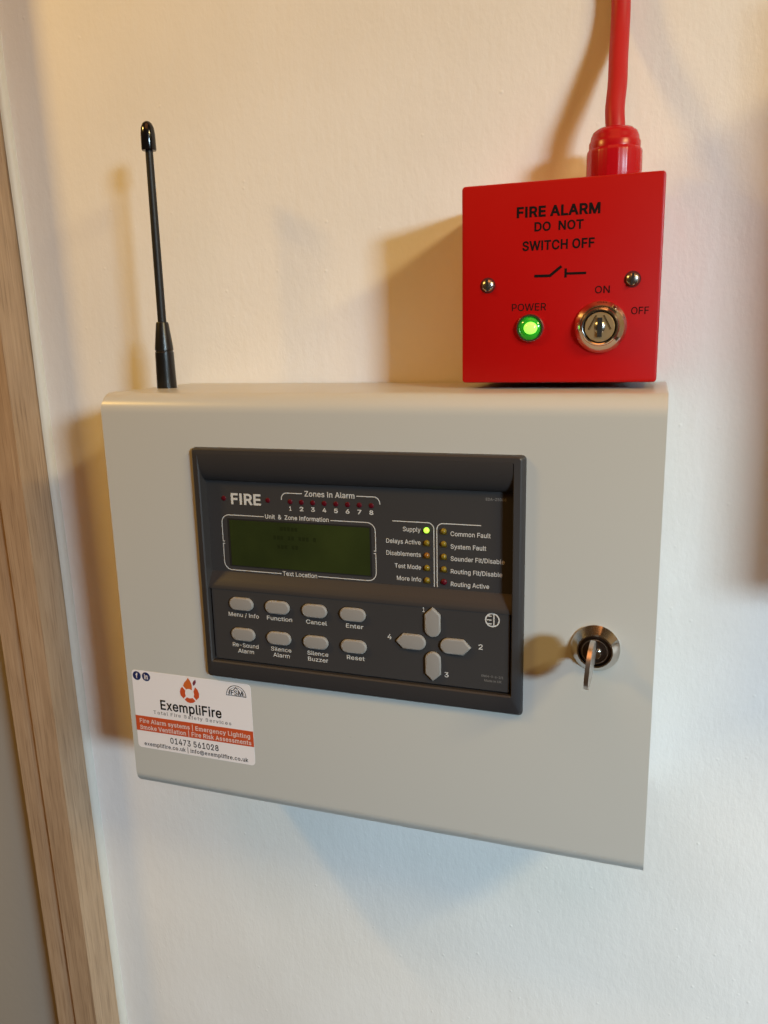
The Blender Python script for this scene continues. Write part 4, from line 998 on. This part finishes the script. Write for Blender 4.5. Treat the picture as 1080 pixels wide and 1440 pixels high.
# ================================================================== red isolator box
RX0, RX1, RZ0, RZ1 = 0.1821, 0.2691, 0.0021, 0.0893
rp = 0.0475
rd = 0.055
iso = thing('isolator_switch', ((RX0 + RX1) / 2, 0, RZ0), 'square red key switch box reading FIRE ALARM DO NOT SWITCH OFF', 'switch box')
b = bmesh.new()
box(b, RX0 + 0.0006, RX1 - 0.0003, -rp + 0.0006, -0.0002, RZ0 + 0.0008, RZ1 - 0.0008)
obj('back_box', bevel(b, 0.0012, 3), M_red, iso, smooth=35)
b = bmesh.new()
slab(b, rrect(RX0, RX1, RZ0, RZ1, 0.0016, 5), rp, rd, 0.0010)
fp = obj('front_plate', b, M_red, iso, smooth=28)
text('FIRE ALARM', 0.2071, 0.2430, 0.0745, 0.0041, rd, M_ink, fp, bold=0.03, drop=-0.0003)
text('DO  NOT', 0.2150, 0.2361, 0.0683, 0.0036, rd, M_ink, fp, bold=0.022)
text('SWITCH OFF', 0.2098, 0.2410, 0.0603, 0.0038, rd, M_ink, fp, bold=0.022)
text('POWER', 0.2054, 0.2208, 0.0343, 0.0031, rd, M_ink2, fp, bold=0.006)
text('ON', 0.2418, 0.2481, 0.0408, 0.0030, rd, M_ink2, fp, bold=0.008)
text('OFF', 0.2574, 0.2647, 0.0314, 0.0030, rd, M_ink2, fp, bold=0.006)
b = bmesh.new()
ribbon(b, [(0.2153, 0.0492), (0.2222, 0.0491), (0.2271, 0.0529)], 0.0012, rd)
ribbon(b, [(0.2290, 0.0519), (0.2290, 0.0480)], 0.0010, rd)
ribbon(b, [(0.2290, 0.0497), (0.2378, 0.0496)], 0.0010, rd, 0.0001)
obj('printed_symbol', b, M_ink, fp)

b = bmesh.new()
lathe(b, [(0.0029, -0.0004), (0.0029, 0.0003), (0.0026, 0.0009), (0.0016, 0.0014), (0.0004, 0.0016)], 'y', 28)
bmesh.ops.recalc_face_normals(b, faces=b.faces)
scm = bpy.data.meshes.new('screw')
b.to_mesh(scm)
b.free()
scm.materials.append(M_satin)
for p in scm.polygons:
    p.use_smooth = True
scm.set_sharp_from_angle(angle=math.radians(50))
b = bmesh.new()
box(b, -0.0005, 0.0005, -0.00185, -0.0008, -0.0026, 0.0026)
slm = bpy.data.meshes.new('screw_slot')
b.to_mesh(slm)
b.free()
slm.materials.append(M_dark)
b = bmesh.new()
disc(b, 0, 0, 0.0035, 0, 0.00006)
rcm = bpy.data.meshes.new('screw_recess')
b.to_mesh(rcm)
b.free()
rcm.materials.append(mat('deep_red_recess', (0.10, 0.003, 0.003), 0.5))
for x, z, a in ((0.1943, 0.0460, -4), (0.2574, 0.0461, 8)):
    o = place('screw', scm, iso, (x, -rd, z))
    o.rotation_euler = (0, math.radians(a), 0)
    place('screw_slot', slm, o, (x, -rd, z))
    place('screw_recess', rcm, o, (x, -rd, z))

# power light
PX, PZ = 0.2138, 0.0266
b = bmesh.new()
lathe(b, [(0.0062, -0.0004), (0.0062, 0.0012), (0.0059, 0.0017), (0.0053, 0.0017), (0.0050, 0.0010), (0.0049, -0.0004)], 'y', 40, closed_ends=False)
obj('light_ring', b, M_satin, iso, (PX, -rd, PZ), smooth=30)
b = bmesh.new()
lathe(b, [(0.0050, 0.0), (0.0050, 0.0008), (0.0040, 0.0016), (0.0031, 0.0019)], 'y', 36)
pl = obj('power_light', b, M_greenpower, iso, (PX, -rd, PZ), smooth=40, label='lit green power light in a metal ring')
b = bmesh.new()
lathe(b, [(0.0028, 0.0014), (0.0027, 0.0022), (0.0021, 0.0028), (0.0011, 0.0032), (0.0001, 0.0033)], 'y', 30)
for v in b.verts:
    v.co.x = v.co.x * 1.12 + 0.0004
obj('lens_core', b, M_greencore, pl, (PX, -rd, PZ), smooth=50)

# key switch
KX, KZ = 0.2447, 0.0263
b = bmesh.new()
lathe(b, [(0.0113, -0.0004), (0.0113, 0.0006), (0.0110, 0.0012), (0.0087, 0.0036), (0.0082, 0.0040), (0.0080, 0.0046), (0.0075, 0.0050), (0.0070, 0.0048), (0.0068, 0.0038)], 'y', 56, closed_ends=False)
ks = obj('switch_collar', b, M_chrome, iso, (KX, -rd, KZ), smooth=22)
b = bmesh.new()
lathe(b, [(0.0069, 0.0), (0.0069, 0.0036), (0.0064, 0.0037), (0.0063, 0.0046), (0.0061, 0.0049), (0.0001, 0.0049)], 'y', 48)
sb_ = obj('switch_barrel', b, M_brass, iso, (KX, -rd, KZ), smooth=22)
b = bmesh.new()
lathe(b, [(0.0068, 0.00368), (0.0065, 0.00395), (0.0062, 0.00368)], 'y', 48, closed_ends=False)
obj('barrel_groove', b, M_dark, sb_, (KX, -rd, KZ))
b = bmesh.new()
box(b, -0.0010, 0.0010, -0.00585, -0.003, -0.0042, 0.0040)
obj('keyway', b, M_dark, sb_, (KX, -rd, KZ))
b = bmesh.new()
lathe(b, [(0.0024, 0.0048), (0.0020, 0.0053), (0.0012, 0.0056), (0.0002, 0.0057)], 'y', 28)
for v in b.verts:
    v.co.z *= 1.25
obj('keyway_cheek', b, M_satin, sb_, (KX, -rd, KZ), smooth=50)
b = bmesh.new()
for s in (-1, 1):
    for o_ in (0.0,):
        ribbon(b, [(s * 0.0014, 0.0050), (s * 0.0045, -0.0012)], 0.00055, 0.0049, 0.00012)
obj('engraved_chevron', b, mat('engraved_brass', (0.30, 0.21, 0.10), 0.4, metal=0.8), sb_, (KX, -rd, KZ))
b = bmesh.new()
for s in (-1, 1):
    ribbon(b, [(s * 0.0018, 0.0050), (s * 0.0049, -0.0010)], 0.00025, 0.0049, 0.0002)
obj('chevron_edge', b, M_chrome, sb_, (KX, -rd, KZ))

# cable gland
GX, GY = 0.2462, -0.027
b = bmesh.new()
hexp = []
for k in range(144):
    a = 2 * PI * k / 144
    rr = 0.0121 + 0.00014 * max(0.0, math.cos(18 * a)) ** 2
    hexp.append((rr * math.cos(a), rr * math.sin(a)))
loft(b, [[(x * q, y * q, z) for x, y in hexp] for q, z in ((0.95, RZ1 - 0.0008), (0.985, RZ1 + 0.0003), (1.0, RZ1 + 0.0012), (1.0, RZ1 + 0.0132), (0.985, RZ1 + 0.0143), (0.95, RZ1 + 0.0150))])
gl = obj('gland_nut', b, M_redpl, iso, (GX, GY, 0), smooth=50)
b = bmesh.new()
lathe(b, [(0.0130, RZ1 - 0.0008), (0.0130, RZ1 + 0.0016), (0.0127, RZ1 + 0.0020), (0.0115, RZ1 + 0.0021)], 'z', 36)
obj('gland_washer', b, M_redpl, gl, (GX, GY, 0), smooth=30)
b = bmesh.new()
lathe(b, [(0.0113, RZ1 + 0.0145), (0.0113, RZ1 + 0.0178), (0.0110, RZ1 + 0.0184), (0.0107, RZ1 + 0.0190), (0.0105, RZ1 + 0.0205), (0.0096, RZ1 + 0.0224), (0.0078, RZ1 + 0.0237), (0.0052, RZ1 + 0.0241), (0.0046, RZ1 + 0.0236), (0.0045, RZ1 + 0.020)], 'z', 40)
obj('gland_cap', b, M_redpl, gl, (GX, GY, 0), smooth=30)

# red cable: rises from the gland and bends back to run up the wall
key_pts = [(0.2462, -0.027, 0.098), (0.2462, -0.0268, 0.113), (0.2456, -0.0248, 0.122), (0.2460, -0.0205, 0.133), (0.2457, -0.0145, 0.146), (0.2456, -0.0092, 0.158),
           (0.2455, -0.0062, 0.170), (0.2447, -0.0050, 0.185), (0.2450, -0.0046, 0.22), (0.2455, -0.0046, 0.30), (0.2455, -0.0046, 1.2)]


def catmull(P, n):
    res = []
    for i in range(len(P) - 1):
        p0, p1, p2, p3 = [Vector(P[max(0, min(len(P) - 1, j))]) for j in (i - 1, i, i + 1, i + 2)]
        for k in range(n):
            t = k / n
            res.append(0.5 * ((2 * p1) + (p2 - p0) * t + (2 * p0 - 5 * p1 + 4 * p2 - p3) * t * t + (3 * p1 - p0 - 3 * p2 + p3) * t ** 3))
    res.append(Vector(P[-1]))
    return res


path = catmull(key_pts, 6)
b = bmesh.new()
loops = []
for i, p in enumerate(path):
    t = (path[min(i + 1, len(path) - 1)] - path[max(i - 1, 0)]).normalized()
    e1 = Vector((1, 0, 0))
    e1 = (e1 - t * e1.dot(t)).normalized()
    e2 = t.cross(e1)
    loops.append([tuple(p + 0.0043 * (math.cos(2 * PI * k / 24) * e1 + math.sin(2 * PI * k / 24) * e2) - Vector((0.2462, -0.027, 0.098))) for k in range(24)])
loft(b, loops)
cb = obj('cable', b, M_cable, None, (0.2462, -0.027, 0.098), smooth=60)
cb['label'] = 'red cable rising from the gland on the red box and up the wall'
cb['category'] = 'cable'
